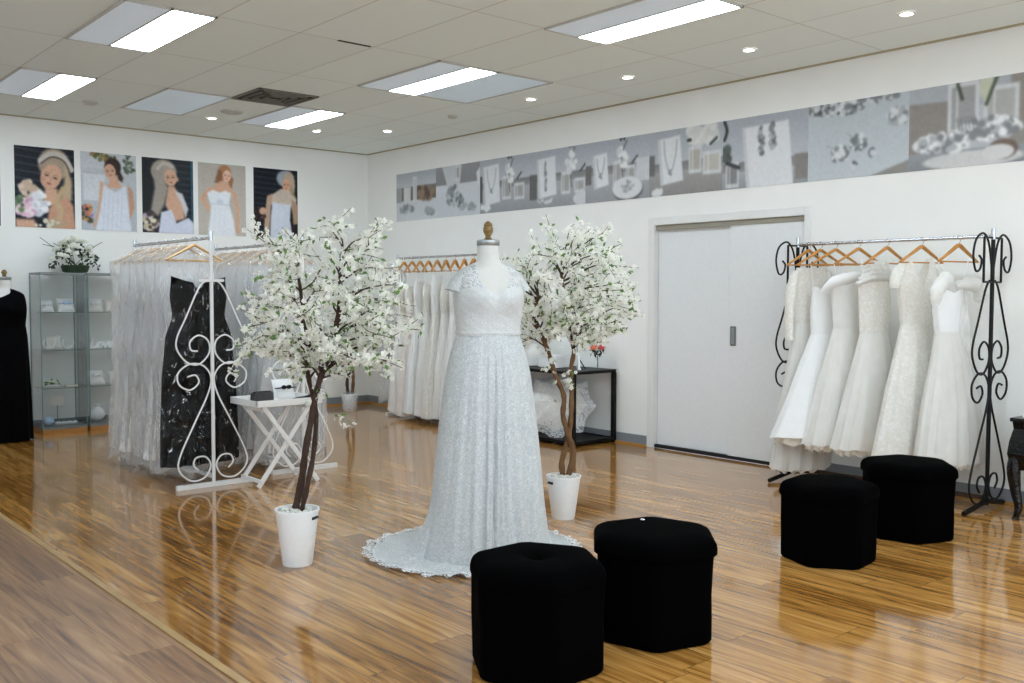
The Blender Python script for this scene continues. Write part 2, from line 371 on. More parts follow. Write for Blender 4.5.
# ------------------------------------------------------------------ printed pictures (painted as surface colour of the boards)
class Art:
    def __init__(s,w,h,bg):
        s.w,s.h=w,h; s.asp=h/w
        x=(np.arange(w)+.5)/w; y=(np.arange(h)+.5)/h
        s.X,s.Y=np.meshgrid(x,y); s.A=np.zeros((h,w,3)); s.A[:]=np.array(bg,float)
        s.rs=np.random.default_rng(3)
    def mix(s,a,col): a=np.clip(a,0,1)[...,None]; s.A=s.A*(1-a)+np.array(col,float)*a
    def ell(s,cx,cy,rx,ry,col,rot=0,soft=.12,op=1):
        dx=s.X-cx; dy=(s.Y-cy)*s.asp; c,sn=math.cos(R(rot)),math.sin(R(rot))
        u=(dx*c+dy*sn)/rx; v=(-dx*sn+dy*c)/(ry*s.asp); d=np.sqrt(u*u+v*v)
        s.mix(op*(1+soft/2-d)/soft,col)
    def poly(s,pts,col,soft=.014,op=1):
        P=np.array(pts,float); n=len(P); ins=np.zeros(s.X.shape,bool); D=np.full(s.X.shape,9.)
        for i in range(n):
            x1,y1=P[i]; x2,y2=P[(i+1)%n]
            cond=((y1>s.Y)!=(y2>s.Y)); xi=(x2-x1)*(s.Y-y1)/((y2-y1) if abs(y2-y1)>1e-9 else 1e-9)+x1
            ins^=cond&(s.X<xi)
            ax,ay=x2-x1,(y2-y1)*s.asp; px,py=s.X-x1,(s.Y-y1)*s.asp
            t=np.clip((px*ax+py*ay)/(ax*ax+ay*ay+1e-12),0,1); D=np.minimum(D,np.hypot(px-t*ax,py-t*ay))
        s.mix(op*(.5+np.where(ins,D,-D)/soft),col)
    def line(s,pts,w,col,op=1,soft=.012):
        P=[tuple(p) for p in catmull([(a,b,0) for a,b in pts],5)]; D=np.full(s.X.shape,9.)
        for i in range(len(P)-1):
            x1,y1=P[i][:2]; x2,y2=P[i+1][:2]; ax,ay=x2-x1,(y2-y1)*s.asp; px,py=s.X-x1,(s.Y-y1)*s.asp
            t=np.clip((px*ax+py*ay)/(ax*ax+ay*ay+1e-12),0,1); D=np.minimum(D,np.hypot(px-t*ax,py-t*ay))
        s.mix(op*(.5+(w/2-D)/soft),col)
    def blobs(s,cx,cy,rx,ry,n,r,cols,soft=.5,op=.9):
        for i in range(n):
            a=s.rs.uniform(0,2*PI); q=math.sqrt(s.rs.uniform(0,1)); rr=r*s.rs.uniform(.6,1.3)
            s.ell(cx+rx*q*math.cos(a),cy+ry*q*math.sin(a),rr,rr/s.asp,cols[s.rs.integers(len(cols))],soft=soft,op=op)
    def grad(s,c0,c1,y0=0,y1=1,x0=0,x1=1,op=1):
        t=np.clip((s.Y-y0)/(y1-y0+1e-9),0,1)[...,None]; msk=((s.X>=x0)&(s.X<=x1)&(s.Y>=y0)&(s.Y<=y1))[...,None]*op
        g=np.array(c0,float)*(1-t)+np.array(c1,float)*t; s.A=s.A*(1-msk)+g*msk
    def noise(s,amt=5,k=3):
        n=s.rs.normal(0,1,(s.h//k+2,s.w//k+2)); n=np.repeat(np.repeat(n,k,0),k,1)[:s.h,:s.w]; s.A+=n[...,None]*amt
    def blinds(s,n=13,slant=.06,c=(74,86,96)):
        for i in range(n+2):
            y=i/n; s.line([(-.05,y-slant),(.5,y-slant*.5+.004),(1.05,y)],.016,c,op=.8,soft=.03)

NAVY=(16,22,32); SKIN=(206,164,138); SK2=(182,136,112); WHT=(226,230,238); HAIRB=(190,170,146); HAIRD=(52,38,32)
def face(a,cx,cy,r,skin,tilt=0,hair=None):
    a.ell(cx,cy,r*.78,r*1.05/a.asp,skin,rot=tilt,soft=.12)
    c,s=math.cos(R(tilt)),math.sin(R(tilt))
    def q(u,v): return cx+(u*c-v*s)*r, cy+(u*s+v*c)*r/a.asp
    for e in (-.34,.34):
        x,y=q(e,-.02); a.ell(x,y,r*.17,r*.07/a.asp,(70,50,44),rot=tilt,soft=.6)
        x,y=q(e,-.2); a.line([q(e-.18,-.2),q(e,-.27),q(e+.18,-.2)],r*.05,(120,88,70),op=.8)
    a.line([q(.02,0),q(.07,.3)],r*.07,SK2,op=.6); x,y=q(.02,.56); a.ell(x,y,r*.2,r*.08/a.asp,(168,84,84),rot=tilt,soft=.4)
    x,y=q(-.5,.3); a.ell(x,y,r*.16,r*.3/a.asp,SK2,op=.35,soft=.9)
def art_close():
    a=Art(104,148,NAVY); a.blinds(11,.07)
    a.ell(.66,.2,.27,.2,(168,150,130),soft=.2)                      # hair
    a.poly([(.86,.2),(.96,.4),(.95,.62),(.84,.72),(.74,.68),(.8,.5)],(186,164,136),soft=.06)
    a.poly([(.5,.5),(.7,.5),(.74,.72),(.45,.72)],SKIN,soft=.05)
    a.poly([(.7,.66),(.86,.6),(.97,.7),(1.02,1.05),(.5,1.05),(.56,.75)],(196,150,124),soft=.05)
    face(a,.6,.36,.22,SKIN,18)
    a.line([(.44,.17),(.6,.08),(.8,.1),(.94,.25)],.11,(196,190,182)); a.line([(.44,.2),(.62,.11),(.82,.15),(.93,.3)],.03,(90,76,70))
    a.line([(.8,.5),(.7,.66),(.76,.8),(.66,.95)],.1,(190,164,128),soft=.05)
    a.blobs(.25,.54,.17,.1,20,.07,[(214,196,178),(226,214,202),(196,172,150)])
    a.blobs(.42,.72,.16,.14,26,.06,[(224,226,232),(204,208,216),(238,238,240)])
    a.blobs(.17,.76,.15,.13,30,.05,[(206,166,190),(226,190,206),(186,150,180),(238,222,226)])
    a.blobs(.06,.72,.07,.1,10,.04,[(110,134,96),(86,110,80)]); a.poly([(0,.9),(.3,.9),(.4,1.02),(0,1.02)],SKIN,soft=.06)
    a.blobs(.6,.95,.3,.05,16,.04,[(210,204,186),(170,160,132)]); a.noise(4); return a
def art_light():
    a=Art(104,148,(196,200,206)); a.grad((190,194,200),(176,182,190),.2,1); a.poly([(.04,.28),(.42,.28),(.42,.62),(.04,.62)],(208,212,217)); a.line([(.04,.26),(.5,.27)],.01,(170,174,180))
    a.blobs(.4,.05,.25,.05,26,.035,[(110,120,82),(150,120,70),(80,90,60)]); a.blobs(.87,.12,.1,.16,40,.028,[(64,82,66),(90,104,86),(120,128,118)])
    a.ell(.57,.17,.15,.115,HAIRD,soft=.2); a.poly([(.64,.15),(.76,.3),(.74,.36),(.66,.33)],HAIRD,soft=.04)
    a.poly([(.5,.28),(.64,.28),(.7,.4),(.78,.44),(.44,.45),(.5,.38)],SKIN,soft=.04)
    face(a,.52,.23,.13,SKIN,-8)
    a.poly([(.34,.36),(.44,.4),(.38,.6),(.33,.78),(.24,.98),(.2,.95),(.3,.7)],SKIN,soft=.03)
    a.poly([(.84,.4),(.93,.46),(.96,.7),(.82,.94),(.72,1.0),(.7,.96),(.86,.72)],(190,146,120),soft=.03)
    a.poly([(.4,.4),(.5,.46),(.62,.5),(.72,.44),(.8,.4),(.84,.62),(.9,1.02),(.24,1.02),(.34,.7)],(216,222,232),soft=.03)
    for x in (.42,.5,.58,.66,.74): a.line([(x,.5),(x-.04,1.0)],.012,(188,196,212),op=.7)
    a.blobs(.1,.8,.1,.12,34,.04,[(70,84,60),(190,110,110),(206,150,90),(40,52,44),(150,120,170)]); a.noise(4); return a
def art_profile():
    a=Art(104,148,(14,20,28)); a.blinds(12,.03,(58,74,86)); a.poly([(0,0),(.28,0),(.2,1),(0,1)],(18,22,26),soft=.05)
    a.poly([(.95,0),(1,0),(1,1),(.96,1)],(36,84,104))
    a.ell(.42,.17,.25,.16,(166,156,144),soft=.2); a.poly([(.2,.15),(.36,.1),(.5,.4),(.42,.62),(.3,.78),(.16,.7),(.24,.4)],(158,150,140),soft=.06)
    a.poly([(.5,.36),(.62,.36),(.8,.55),(.82,.8),(.6,.84),(.44,.62)],SKIN,soft=.05)
    face(a,.55,.25,.155,SKIN,-6); a.poly([(.66,.2),(.72,.28),(.66,.3)],SKIN,soft=.03)
    a.line([(.3,.14),(.42,.06),(.58,.1)],.06,(190,186,176))
    a.poly([(.62,.42),(.78,.45),(.9,.66),(.84,.8),(.76,.6)],(206,206,208),soft=.03,op=.8)
    a.poly([(.36,.72),(.56,.68),(.66,.86),(.9,.78),(1,.85),(1,1.02),(.3,1.02)],(206,212,228),soft=.03)
    a.blobs(.16,.86,.16,.12,44,.05,[(196,186,160),(176,160,176),(216,210,192),(90,76,60),(60,50,60)]); a.noise(4); return a
def art_strapless():
    a=Art(104,148,(184,178,168)); a.grad((178,172,162),(190,184,174),0,1)
    a.ell(.55,.12,.14,.11,(170,120,84),soft=.2); a.poly([(.42,.08),(.5,.1),(.5,.3),(.34,.26)],(134,92,66),soft=.05); a.poly([(.66,.14),(.74,.2),(.7,.34),(.62,.3)],(150,104,72),soft=.04)
    a.poly([(.46,.24),(.6,.24),(.68,.32),(.76,.38),(.68,.42),(.3,.42),(.2,.38),(.34,.3)],SKIN,soft=.04)
    face(a,.6,.16,.11,(224,182,158),12)
    a.poly([(.2,.34),(.3,.36),(.14,.5),(.24,.62),(.2,.68),(.02,.5)],SKIN,soft=.03)
    a.poly([(.7,.36),(.8,.4),(.86,.62),(.84,.96),(.76,.96),(.78,.66)],SKIN,soft=.03)
    a.poly([(.18,.42),(.3,.37),(.44,.4),(.56,.37),(.68,.4),(.64,.56),(.74,.8),(.78,1.02),(.18,1.02),(.24,.75),(.26,.6)],(226,230,236),soft=.03)
    a.line([(.27,.56),(.64,.57)],.02,(196,204,216)); a.ell(.45,.53,.07,.035,(204,212,222),soft=.5)
    for x in (.35,.45,.55): a.line([(x,.62),(x-.04,1)],.01,(206,212,222),op=.6)
    a.noise(3); return a
def art_veil():
    a=Art(104,148,(16,20,30)); a.blinds(13,.03,(66,74,84))
    a.ell(.72,.13,.2,.12,(160,170,182),soft=.3); a.ell(.8,.22,.14,.2,HAIRB,soft=.25); a.poly([(.84,.2),(.96,.4),(.94,.7),(.8,.5)],(170,144,112),soft=.05)
    a.poly([(.62,.28),(.78,.28),(.9,.38),(.98,.42),(.95,.52),(.38,.52),(.4,.38)],(200,186,172),soft=.04)
    face(a,.74,.22,.12,(214,168,140),4)
    a.poly([(.3,.4),(.42,.36),(.38,.6),(.34,1.02),(.22,1.02),(.24,.7)],(186,158,136),soft=.03)
    a.poly([(.86,.42),(1,.5),(1,.78),(.9,.8)],(176,146,122),soft=.03)
    a.poly([(.42,.48),(.6,.5),(.84,.5),(.82,.74),(.9,1.02),(.36,1.02),(.38,.7)],(208,214,228),soft=.03)
    a.blobs(.12,.68,.14,.1,20,.05,[(70,46,44),(120,84,76),(30,24,28)]); a.ell(.2,.62,.08,.05,SKIN,rot=-40,soft=.3)
    a.blobs(.95,.9,.06,.08,12,.05,[(54,40,40),(30,24,28)]); a.noise(4); return a
def art_edge():
    a=Art(104,148,(60,70,80)); a.grad((30,38,46),(120,126,134),0,1); a.blobs(.85,.6,.12,.25,46,.05,[(196,170,110),(120,60,50),(210,200,190),(70,60,50)])
    a.poly([(.2,.4),(.6,.35),(.75,1.02),(.1,1.02)],(214,218,228)); a.ell(.42,.2,.15,.12,HAIRD); face(a,.42,.22,.12,SKIN,0); a.blobs(.95,.15,.05,.12,16,.04,[(24,30,38),(60,74,88)]); a.noise(4); return a
GB=(164,172,184); GW=(150,150,148)
def shelf_bg(a,hz=.55,tab=(164,168,172)):
    a.grad((158,167,180),(176,184,194),0,hz); a.grad(tab,tuple(q-26 for q in tab),hz+.12,1); a.grad((110,108,108),(136,134,132),hz,hz+.14)
def stand(a,x0,x1,y0,y1,lean=.03):
    a.poly([(x0,y0+.03),(x1-lean,y0),(x1,y1-.05),(x0+lean,y1)],(222,225,228)); a.poly([(x0,y0+.03),(x0+.03,y0+.02),(x0+lean+.04,y1-.01),(x0+lean,y1)],(196,200,204))
def vase(a,x,y0,y1,w,c=(160,156,150)):
    a.poly([(x-w,y0),(x+w,y0),(x+w,y1),(x-w,y1)],(206,210,212)); a.poly([(x-w*.78,y0+.05),(x+w*.78,y0+.05),(x+w*.78,y1-.05),(x-w*.78,y1-.05)],c,op=.85); a.line([(x-w*.4,y0),(x-w*.4,y1)],.01,(230,232,234))
def orchid(a,x,y,s=1):
    a.line([(x,y+.35*s),(x-.02,y),(x+.06,y-.25*s)],.014,(60,66,56)); a.blobs(x,y,.08*s,.16*s,16,.035*s,[(220,222,222),(206,210,212),(236,236,232)]); a.ell(x+.02,y-.3*s,.015,.05,(30,36,34)); a.ell(x-.03,y-.28*s,.02,.025,(34,40,36)); a.line([(x+.14*s,y+.12*s),(x+.22*s,y+.02*s)],.022,(36,44,40))
def necklace(a,x,y,w,h): 
    a.line([(x-w,y),(x-w*.8,y+h*.5),(x,y+h),(x+w*.8,y+h*.5),(x+w,y)],.014,(150,156,162)); a.blobs(x,y+h,.02,.04,6,.016,[(110,116,122),(170,176,180)])
def art_b(i):
    a=Art(126,88,(176,182,190))
    if i==0:
        a.grad((160,168,178),(186,192,200),0,.3); a.grad((120,104,92),(96,72,52),.3,.62); a.grad((198,204,210),(208,213,217),.58,1); a.blobs(.75,.45,.22,.1,30,.06,[(120,84,50),(80,56,40),(150,110,70)]); a.grad((150,152,154),(150,152,154),.3,.6,0,.14)
        vase(a,.48,.1,.62,.05,(190,192,194)); vase(a,.28,.3,.62,.09,(206,208,208)); a.blobs(.3,.76,.2,.05,26,.04,[(150,158,164),(176,182,186),(120,128,134)]); a.blobs(.85,.84,.1,.06,12,.04,[(150,158,164),(120,128,134)])
    elif i==1:
        a.grad((140,140,142),(120,120,122),0,.4); a.grad((206,212,218),(198,204,210),.36,1); a.poly([(.15,0),(.6,0),(.55,.4),(.3,.5)],(196,200,204)); a.blobs(.45,.62,.2,.2,70,.035,[(130,138,144),(170,176,182),(204,208,212),(100,108,114)]); a.blobs(.75,.84,.18,.06,24,.03,[(160,168,172),(140,146,152)]); a.poly([(.92,.2),(1,.1),(1,.4),(.95,.45)],(214,218,222)); vase(a,.5,0,.3,.05)
    elif i==2:
        shelf_bg(a,.42); a.poly([(0,.3),(.05,.3),(.05,.8),(0,.8)],(60,60,62)); stand(a,.06,.42,.1,.86); necklace(a,.24,.18,.09,.42); vase(a,.55,.35,.78,.09); vase(a,.8,.5,.8,.1); orchid(a,.62,.3,1); a.blobs(.12,.9,.1,.05,12,.03,[(226,228,230)])
    elif i==3:
        shelf_bg(a,.42); a.poly([(0,.4),(.14,.4),(.14,.85),(0,.85)],(84,82,80)); stand(a,.14,.5,.12,.84); a.blobs(.3,.46,.015,.26,24,.02,[(150,156,160),(120,126,132)]); vase(a,.66,.42,.8,.08); vase(a,.9,.55,.8,.09); orchid(a,.76,.3,1.1); a.ell(.95,.9,.16,.12,(206,208,210)); a.blobs(.3,.88,.16,.04,12,.02,[(210,212,214)])
    elif i==4:
        shelf_bg(a,.42); a.poly([(0,.38),(.1,.38),(.1,.7),(0,.7)],(96,92,88)); stand(a,.12,.38,.2,.78); necklace(a,.25,.28,.06,.3); vase(a,.52,.36,.74,.07); vase(a,.72,.45,.72,.07); orchid(a,.6,.3,1); a.poly([(.8,.35),(1,.36),(1,.72),(.8,.72)],(200,204,208)); a.ell(.68,.84,.23,.19,(66,64,64)); a.ell(.67,.81,.23,.18,(218,220,222)); a.blobs(.68,.8,.1,.09,20,.02,[(180,186,190),(150,156,160)])
    elif i==5:
        shelf_bg(a,.5,(158,152,146)); a.poly([(0,.36),(.08,.36),(.08,.68),(0,.68)],(96,94,94)); stand(a,.12,.48,.1,.84,.05); necklace(a,.3,.16,.09,.5); vase(a,.64,.3,.7,.085,(176,170,148)); vase(a,.86,.4,.74,.12,(190,186,168)); a.blobs(.66,.12,.12,.12,26,.05,[(226,226,218),(210,212,204)]); a.blobs(.86,.16,.1,.14,20,.05,[(222,224,216),(206,208,200)]); a.ell(.56,.2,.035,.03,(40,44,40)); a.line([(.84,.3),(.92,.22)],.03,(36,42,38)); a.blobs(.16,.95,.1,.04,10,.03,[(224,226,228)])
    elif i==6:
        shelf_bg(a,.62); stand(a,.24,.84,.12,1.05,.06); a.blobs(.47,.36,.03,.2,34,.022,[(120,128,134),(170,176,180),(90,98,104)]); a.blobs(.6,.34,.03,.2,34,.022,[(120,128,134),(170,176,180),(90,98,104)]); a.line([(.02,.02),(.05,.15),(.02,.28)],.035,(28,34,32)); a.blobs(.04,.5,.05,.1,12,.04,[(70,84,74),(50,62,56)]); vase(a,.12,.62,.98,.08,(120,120,120)); a.line([(.05,.62),(.2,.7)],.04,(40,40,42)); a.poly([(.85,.6),(1,.6),(1,.95),(.86,.95)],(128,118,110))
    elif i==7:
        a.grad((176,190,198),(186,198,204),0,1); a.blobs(.3,.06,.3,.1,130,.026,[(110,116,120),(190,196,200),(220,224,226),(70,74,78)]); a.blobs(.7,.02,.2,.05,40,.024,[(110,116,120),(200,204,206)]); a.blobs(.9,.28,.1,.1,60,.03,[(110,118,124),(210,214,216),(160,166,172)]); 
        a.blobs(.33,.68,.08,.1,50,.025,[(130,138,144),(214,218,220),(100,108,114)]); a.blobs(.48,.84,.035,.04,14,.02,[(70,78,84),(200,204,208)]); a.blobs(.53,.56,.08,.09,46,.025,[(130,138,144),(214,218,220),(100,108,114)]); a.blobs(.66,.7,.03,.04,12,.02,[(70,78,84),(200,204,208)])
        a.line([(.2,.55),(.27,.6)],.012,(150,160,166)); a.line([(.4,.42),(.46,.48)],.012,(150,160,166)); a.poly([(.6,1.02),(1.02,.84),(1.02,1.02)],(132,126,116))
    elif i==8:
        a.grad((164,172,182),(160,166,176),0,.3); a.poly([(0,.18),(.35,.2),(.35,.85),(0,.8)],(136,124,112)); a.grad((140,144,150),(120,124,130),.8,1); a.poly([(.85,.0),(1,0),(1,.8),(.85,.8)],(142,130,116)); vase(a,.47,.0,.6,.13,(150,150,148)); vase(a,.78,.1,.56,.14,(168,168,160)); a.ell(.66,.1,.06,.14,(196,204,160)); a.line([(.74,.0),(.66,.3)],.03,(60,78,44)); a.line([(.42,.02),(.46,.2)],.03,(50,66,40))
        a.ell(.55,.92,.42,.1,(206,206,202)); a.ell(.8,.84,.12,.12,(110,80,60)); a.ell(.76,.87,.13,.09,(216,214,208)); a.blobs(.3,.7,.24,.1,120,.03,[(226,228,228),(170,174,178),(120,124,128),(240,240,240)]); a.blobs(.7,.58,.24,.12,130,.03,[(226,228,228),(170,174,178),(120,124,128),(240,240,240)])
        for k in range(6): a.line([(.42+.03*k,.42),(.44+.03*k,.56)],.008,(90,94,98))
    else:
        shelf_bg(a,.4,(150,138,126)); a.poly([(0,.2),(.5,.22),(.5,.8),(0,.8)],(150,134,116)); a.ell(.5,.75,.3,.16,(214,216,216)); vase(a,.5,.1,.6,.1)
    g_=a.A.mean(2,keepdims=True); a.A=(g_+(a.A-g_)*.62); a.A=a.A+(np.array((186,194,202.))-a.A)*.16; a.noise(3,2); return a
def blur(A,k=1):
    for _ in range(k):
        P=np.pad(A,((1,1),(1,1),(0,0)),'edge'); A=(P[:-2,1:-1]+P[2:,1:-1]+P[1:-1,:-2]+P[1:-1,2:]+2*P[1:-1,1:-1])/6
    return A
def board(name,art,origin,ux,nrm,w,h,label,cat,group=None):
    """a printed board; origin is its lower left corner seen from the room"""
    W,H=art.w,art.h; o=Vector(origin); u=Vector(ux); n=Vector(nrm)
    mb=MB(); t=.006
    P=[[o+u*(w*k/W)+Vector((0,0,h*(1-i/H)))+n*t for k in range(W+1)] for i in range(H+1)]
    mb.grid(P,False,0,flip=False)
    nv=len(mb.v); z=Vector((0,0,h)); U=u*w
    q=[o,o+U,o+U+z,o+z]; mb.add(q+[p+n*t for p in q],[(0,1,2,3),(0,4,5,1),(1,5,6,2),(2,6,7,3),(3,7,4,0)],1)
    ob=mb.build(name,[M['print'],M['edge']],smooth=False)
    c=np.clip(blur(art.A,2),0,255)/255.; c=np.where(c<=.04045,c/12.92,((c+.055)/1.055)**2.4)
    me=ob.data; ca=me.color_attributes.new('Col','FLOAT_COLOR','CORNER')
    arr=np.ones((len(me.loops),4)); arr[:H*W*4,:3]=np.repeat(c.reshape(-1,3),4,0)
    # smooth between cells: average at vertices
    vc=np.zeros((H+1,W+1,3)); cnt=np.zeros((H+1,W+1,1))
    for di in (0,1):
        for dk in (0,1): vc[di:di+H,dk:dk+W]+=c; cnt[di:di+H,dk:dk+W]+=1
    vc=(vc/cnt).reshape(-1,3); li=np.zeros(len(me.loops),int); me.loops.foreach_get('vertex_index',li)
    arr[:H*W*4,:3]=vc[li[:H*W*4]]; ca.data.foreach_set('color',arr.ravel())
    return tag(ob,label,cat,group)

# ------------------------------------------------------------------ room shell
HC=3.236; X1=13.6; Y1=-9.6
struct(MB().box(0,X1,-5.35,.0,-.1,0).build('floor',M['floor'],smooth=False))
struct(MB().box(0,X1,Y1,-5.35,-.1,0).build('floor.001',M['floor2'],smooth=False))
struct(MB().box(0,X1,-5.362,-5.328,0,.007).build('trim_1',M['strip'],smooth=False,bevel=.003))
struct(MB().box(-.15,X1+.15,Y1-.15,.15,HC,HC+.12).build('ceiling',M['ceil'],smooth=False))
struct(MB().box(-.15,0,Y1,.15,-.1,HC).build('wall_left',M['wall'],smooth=False))
DX0,DX1,DZ=4.925,6.5,2.06
w=MB(); w.box(0,DX0-.02,0,.15,-.1,HC); w.box(DX1+.02,X1,0,.15,-.1,HC); w.box(DX0-.02,DX1+.02,0,.15,DZ+.02,HC)
struct(w.build('wall_right',M['wall'],smooth=False))
# walls behind the camera; windows made full height to bounce light upward
w=MB(); w.box(X1,X1+.15,Y1,.15,-.1,.08); w.box(X1,X1+.15,Y1,.15,2.95,HC); w.box(X1,X1+.15,-.4,.15,.08,2.95); w.box(X1,X1+.15,Y1,-9.2,.08,2.95); w.box(X1,X1+.15,-4.95,-4.75,.08,2.95)
struct(w.build('wall_front',M['wall'],smooth=False))
w=MB(); w.box(0,X1,Y1-.15,Y1,-.1,.08); w.box(0,X1,Y1-.15,Y1,2.95,HC); w.box(0,3,Y1-.15,Y1,.08,2.95); w.box(7.9,8.1,Y1-.15,Y1,.08,2.95); w.box(13,X1,Y1-.15,Y1,.08,2.95)
struct(w.build('wall_back',M['wall'],smooth=False))
for i,(a,b) in enumerate([(3,7.9),(8.1,13)]):  # unseen back wall windows, added for more light on wall and ceiling
    f=MB(); f.box(a,a+.06,Y1-.1,Y1-.02,.08,2.95); f.box(b-.06,b,Y1-.1,Y1-.02,.08,2.95); f.box(a,b,Y1-.1,Y1-.02,.08,.14); f.box(a,b,Y1-.1,Y1-.02,2.89,2.95); f.box((a+b)/2-.03,(a+b)/2+.03,Y1-.1,Y1-.02,.08,2.95)
    wo=struct(f.build('unseen_window_%d'%(i+3),M['alu'],smooth=False)); MB().box(a+.06,b-.06,Y1-.06,Y1-.05,.14,2.89).build('glass_pane',M['glass'],wo,smooth=False)
for i,(a,b) in enumerate([(-4.75,-.4),(-9.2,-4.95)]):
    f=MB(); f.box(X1+.02,X1+.1,a,a+.06,.08,2.95); f.box(X1+.02,X1+.1,b-.06,b,.08,2.95); f.box(X1+.02,X1+.1,a,b,.08,.14); f.box(X1+.02,X1+.1,a,b,2.89,2.95); f.box(X1+.02,X1+.1,(a+b)/2-.03,(a+b)/2+.03,.08,2.95)
    wo=struct(f.build('unseen_window_%d'%(i+1),M['alu'],smooth=False)); MB().box(X1+.05,X1+.06,a+.06,b-.06,.14,2.89).build('glass_pane',M['glass'],wo,smooth=False)
# skirting boards with a timber edge, ceiling angle
for i,(a,b) in enumerate([(0,4.855),(6.565,X1)]):
    s=struct(MB().box(a,b,-.014,0,0,.1).build('baseboard_right' + ('' if i==0 else '.001'),M['skirt'],smooth=False,bevel=.003))
    MB().box(a,b,-.034,-.014,0,.018).build('timber_bead',M['timber'],s,smooth=False)
s=struct(MB().box(0,.014,Y1,0,0,.1).build('baseboard_left',M['skirt'],smooth=False,bevel=.003)); MB().box(.014,.034,Y1,-.034,0,.018).build('timber_bead',M['timber'],s,smooth=False)
struct(MB().box(0,X1,-.02,0,HC-.012,HC).box(0,.02,Y1,-.02,HC-.012,HC).build('trim_2',M['ceil_trim'],smooth=False))
# double door
d=MB(); d.box(DX0-.07,DX0,-.02,.1,0,DZ+.07); d.box(DX1,DX1+.055,-.02,.1,0,DZ+.07); d.box(DX0,DX1,-.02,.1,DZ,DZ+.07)
do=struct(d.build('door_1',M['doorframe'],smooth=False,bevel=.004))
MB().box(DX0,DX1,.005,.09,DZ-.045,DZ).build('door_track',M['track'],do,smooth=False)
MB().box(DX0+.002,5.763,.045,.08,.03,DZ-.04).build('door_leaf',M['door'],do,smooth=False,bevel=.004)
l2=MB().box(5.757,DX1-.002,.012,.044,.03,DZ-.045).build('door_leaf',M['door'],do,smooth=False,bevel=.004)
MB().box(DX0,DX1,.01,.12,0,.03).build('floor_gap',M['dark_gap'],do,smooth=False)  # dark block in place of the shade under the doors
h=MB(); h.box(5.775,5.835,.0,.014,.985,1.155); MB_h=h.build('door_handle',M['cabalu'],l2,smooth=False,bevel=.012); 
MB().box(5.792,5.818,-.0015,.002,1.0,1.14).build('finger_recess',M['mancap'],l2,smooth=False,bevel=.006)
struct(MB().box(DX0,DX1,.12,.15,0,DZ).build('wall_recess',M['wall'],smooth=False))

# ------------------------------------------------------------------ pictures
names=[(-4.94,art_edge,'portrait poster cut off by the left edge of the picture'),(-4.222,art_close,'poster of a bride looking down, close up with pink bouquet and jewelled headband'),
 (-3.573,art_light,'poster of a dark haired bride in a loose white dress on a pale background'),(-2.927,art_profile,'poster of a bride in profile over a bare back, dark background'),
 (-2.285,art_strapless,'poster of a bride in a strapless gown, hand on hip, beige background'),(-1.602,art_veil,'poster of a bride in a short veil before dark blinds, nearest the corner')]
for y,fn,lb in names:
    board('bridal_poster',fn(),(.001,y,2.106),(0,1,0),(1,0,0),.583,.83,lb,'poster','bridal portraits on the left wall')
bl=['jewellery photo with brown strip and glass bottles, first from the corner','jewellery photo of a large brooch on a white card under grey','jewellery photo of a necklace stand beside two vases, third from the corner',
 'jewellery photo of a pendant string on a stand with orchids','jewellery photo with a white plate in front of vases','jewellery photo of a bead necklace on a stand beside candle glasses',
 'jewellery photo of drop earrings on a white stand, above the doors','jewellery photo of crystal earrings on pale blue cloth','jewellery photo of a crystal hair comb on a stone dish','jewellery photo at the far right end, mostly outside the picture']
for i in range(10):
    board('jewellery_print',art_b(i),(.6775+.8345*i,-.001,2.324),(1,0,0),(0,-1,0),.834,.587,bl[i],'photo print','jewellery photo band on the right wall')

# ------------------------------------------------------------------ ceiling fittings
def troffer(x,y,label,extra=False):
    t=thing('ceiling_light',label,'ceiling light',(x,y,HC-.012),0,'recessed strip lights')
    f=MB(); 
    for a in ((0,1.2,0,.012),(0,1.2,.588,.6),(0,.012,0,.6),(1.188,1.2,0,.6),(0,1.2,.292,.308)): f.box(a[0],a[1],a[2],a[3],-.001,.0115)
    f.build('frame',M['alu'],t,smooth=False)
    MB().box(.012,1.188,.012,.292,.003,.011).build('faint_glow_diffuser',M['panel_faint'],t,smooth=False,label='pale blue diffuser with a faint added glow')
    MB().box(.03,1.16,.31,.588,.001,.011).build('lit_diffuser',M['panel_on'],t,smooth=False,label='glowing white diffuser')
x0,y0=3.547,-2.333
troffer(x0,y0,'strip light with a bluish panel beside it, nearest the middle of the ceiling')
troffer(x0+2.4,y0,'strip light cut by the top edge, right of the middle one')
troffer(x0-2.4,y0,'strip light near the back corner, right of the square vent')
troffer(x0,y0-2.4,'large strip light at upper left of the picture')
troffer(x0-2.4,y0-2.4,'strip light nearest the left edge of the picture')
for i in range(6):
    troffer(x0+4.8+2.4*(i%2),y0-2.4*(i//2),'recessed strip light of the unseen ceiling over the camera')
def cpanel(x,y,l):
    t=thing('ceiling_panel',l,'ceiling panel',(x,y,HC-.01)); f=MB()
    for a in ((0,1.2,0,.01),(0,1.2,.59,.6),(0,.01,0,.6),(1.19,1.2,0,.6)): f.box(a[0],a[1],a[2],a[3],-.001,.0095)
    f.build('frame',M['alu'],t,smooth=False)
    P=[[(.01+1.18*k/10,.01+.58*j/6,.0+.008*(1-.6*math.sin(PI*k/10)*math.sin(PI*j/6))) for k in range(11)] for j in range(7)]
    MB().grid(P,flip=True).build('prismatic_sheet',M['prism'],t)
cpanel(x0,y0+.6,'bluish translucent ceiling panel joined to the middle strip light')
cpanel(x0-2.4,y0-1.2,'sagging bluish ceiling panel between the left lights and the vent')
v=thing('ceiling_vent','square dark ceiling vent near the back corner light','vent',(2.31,y0-.6,HC-.014))
MB().box(0,.59,0,.59,.012,.0135).build('backing',M['ventdark'],v,smooth=False)
f=MB()
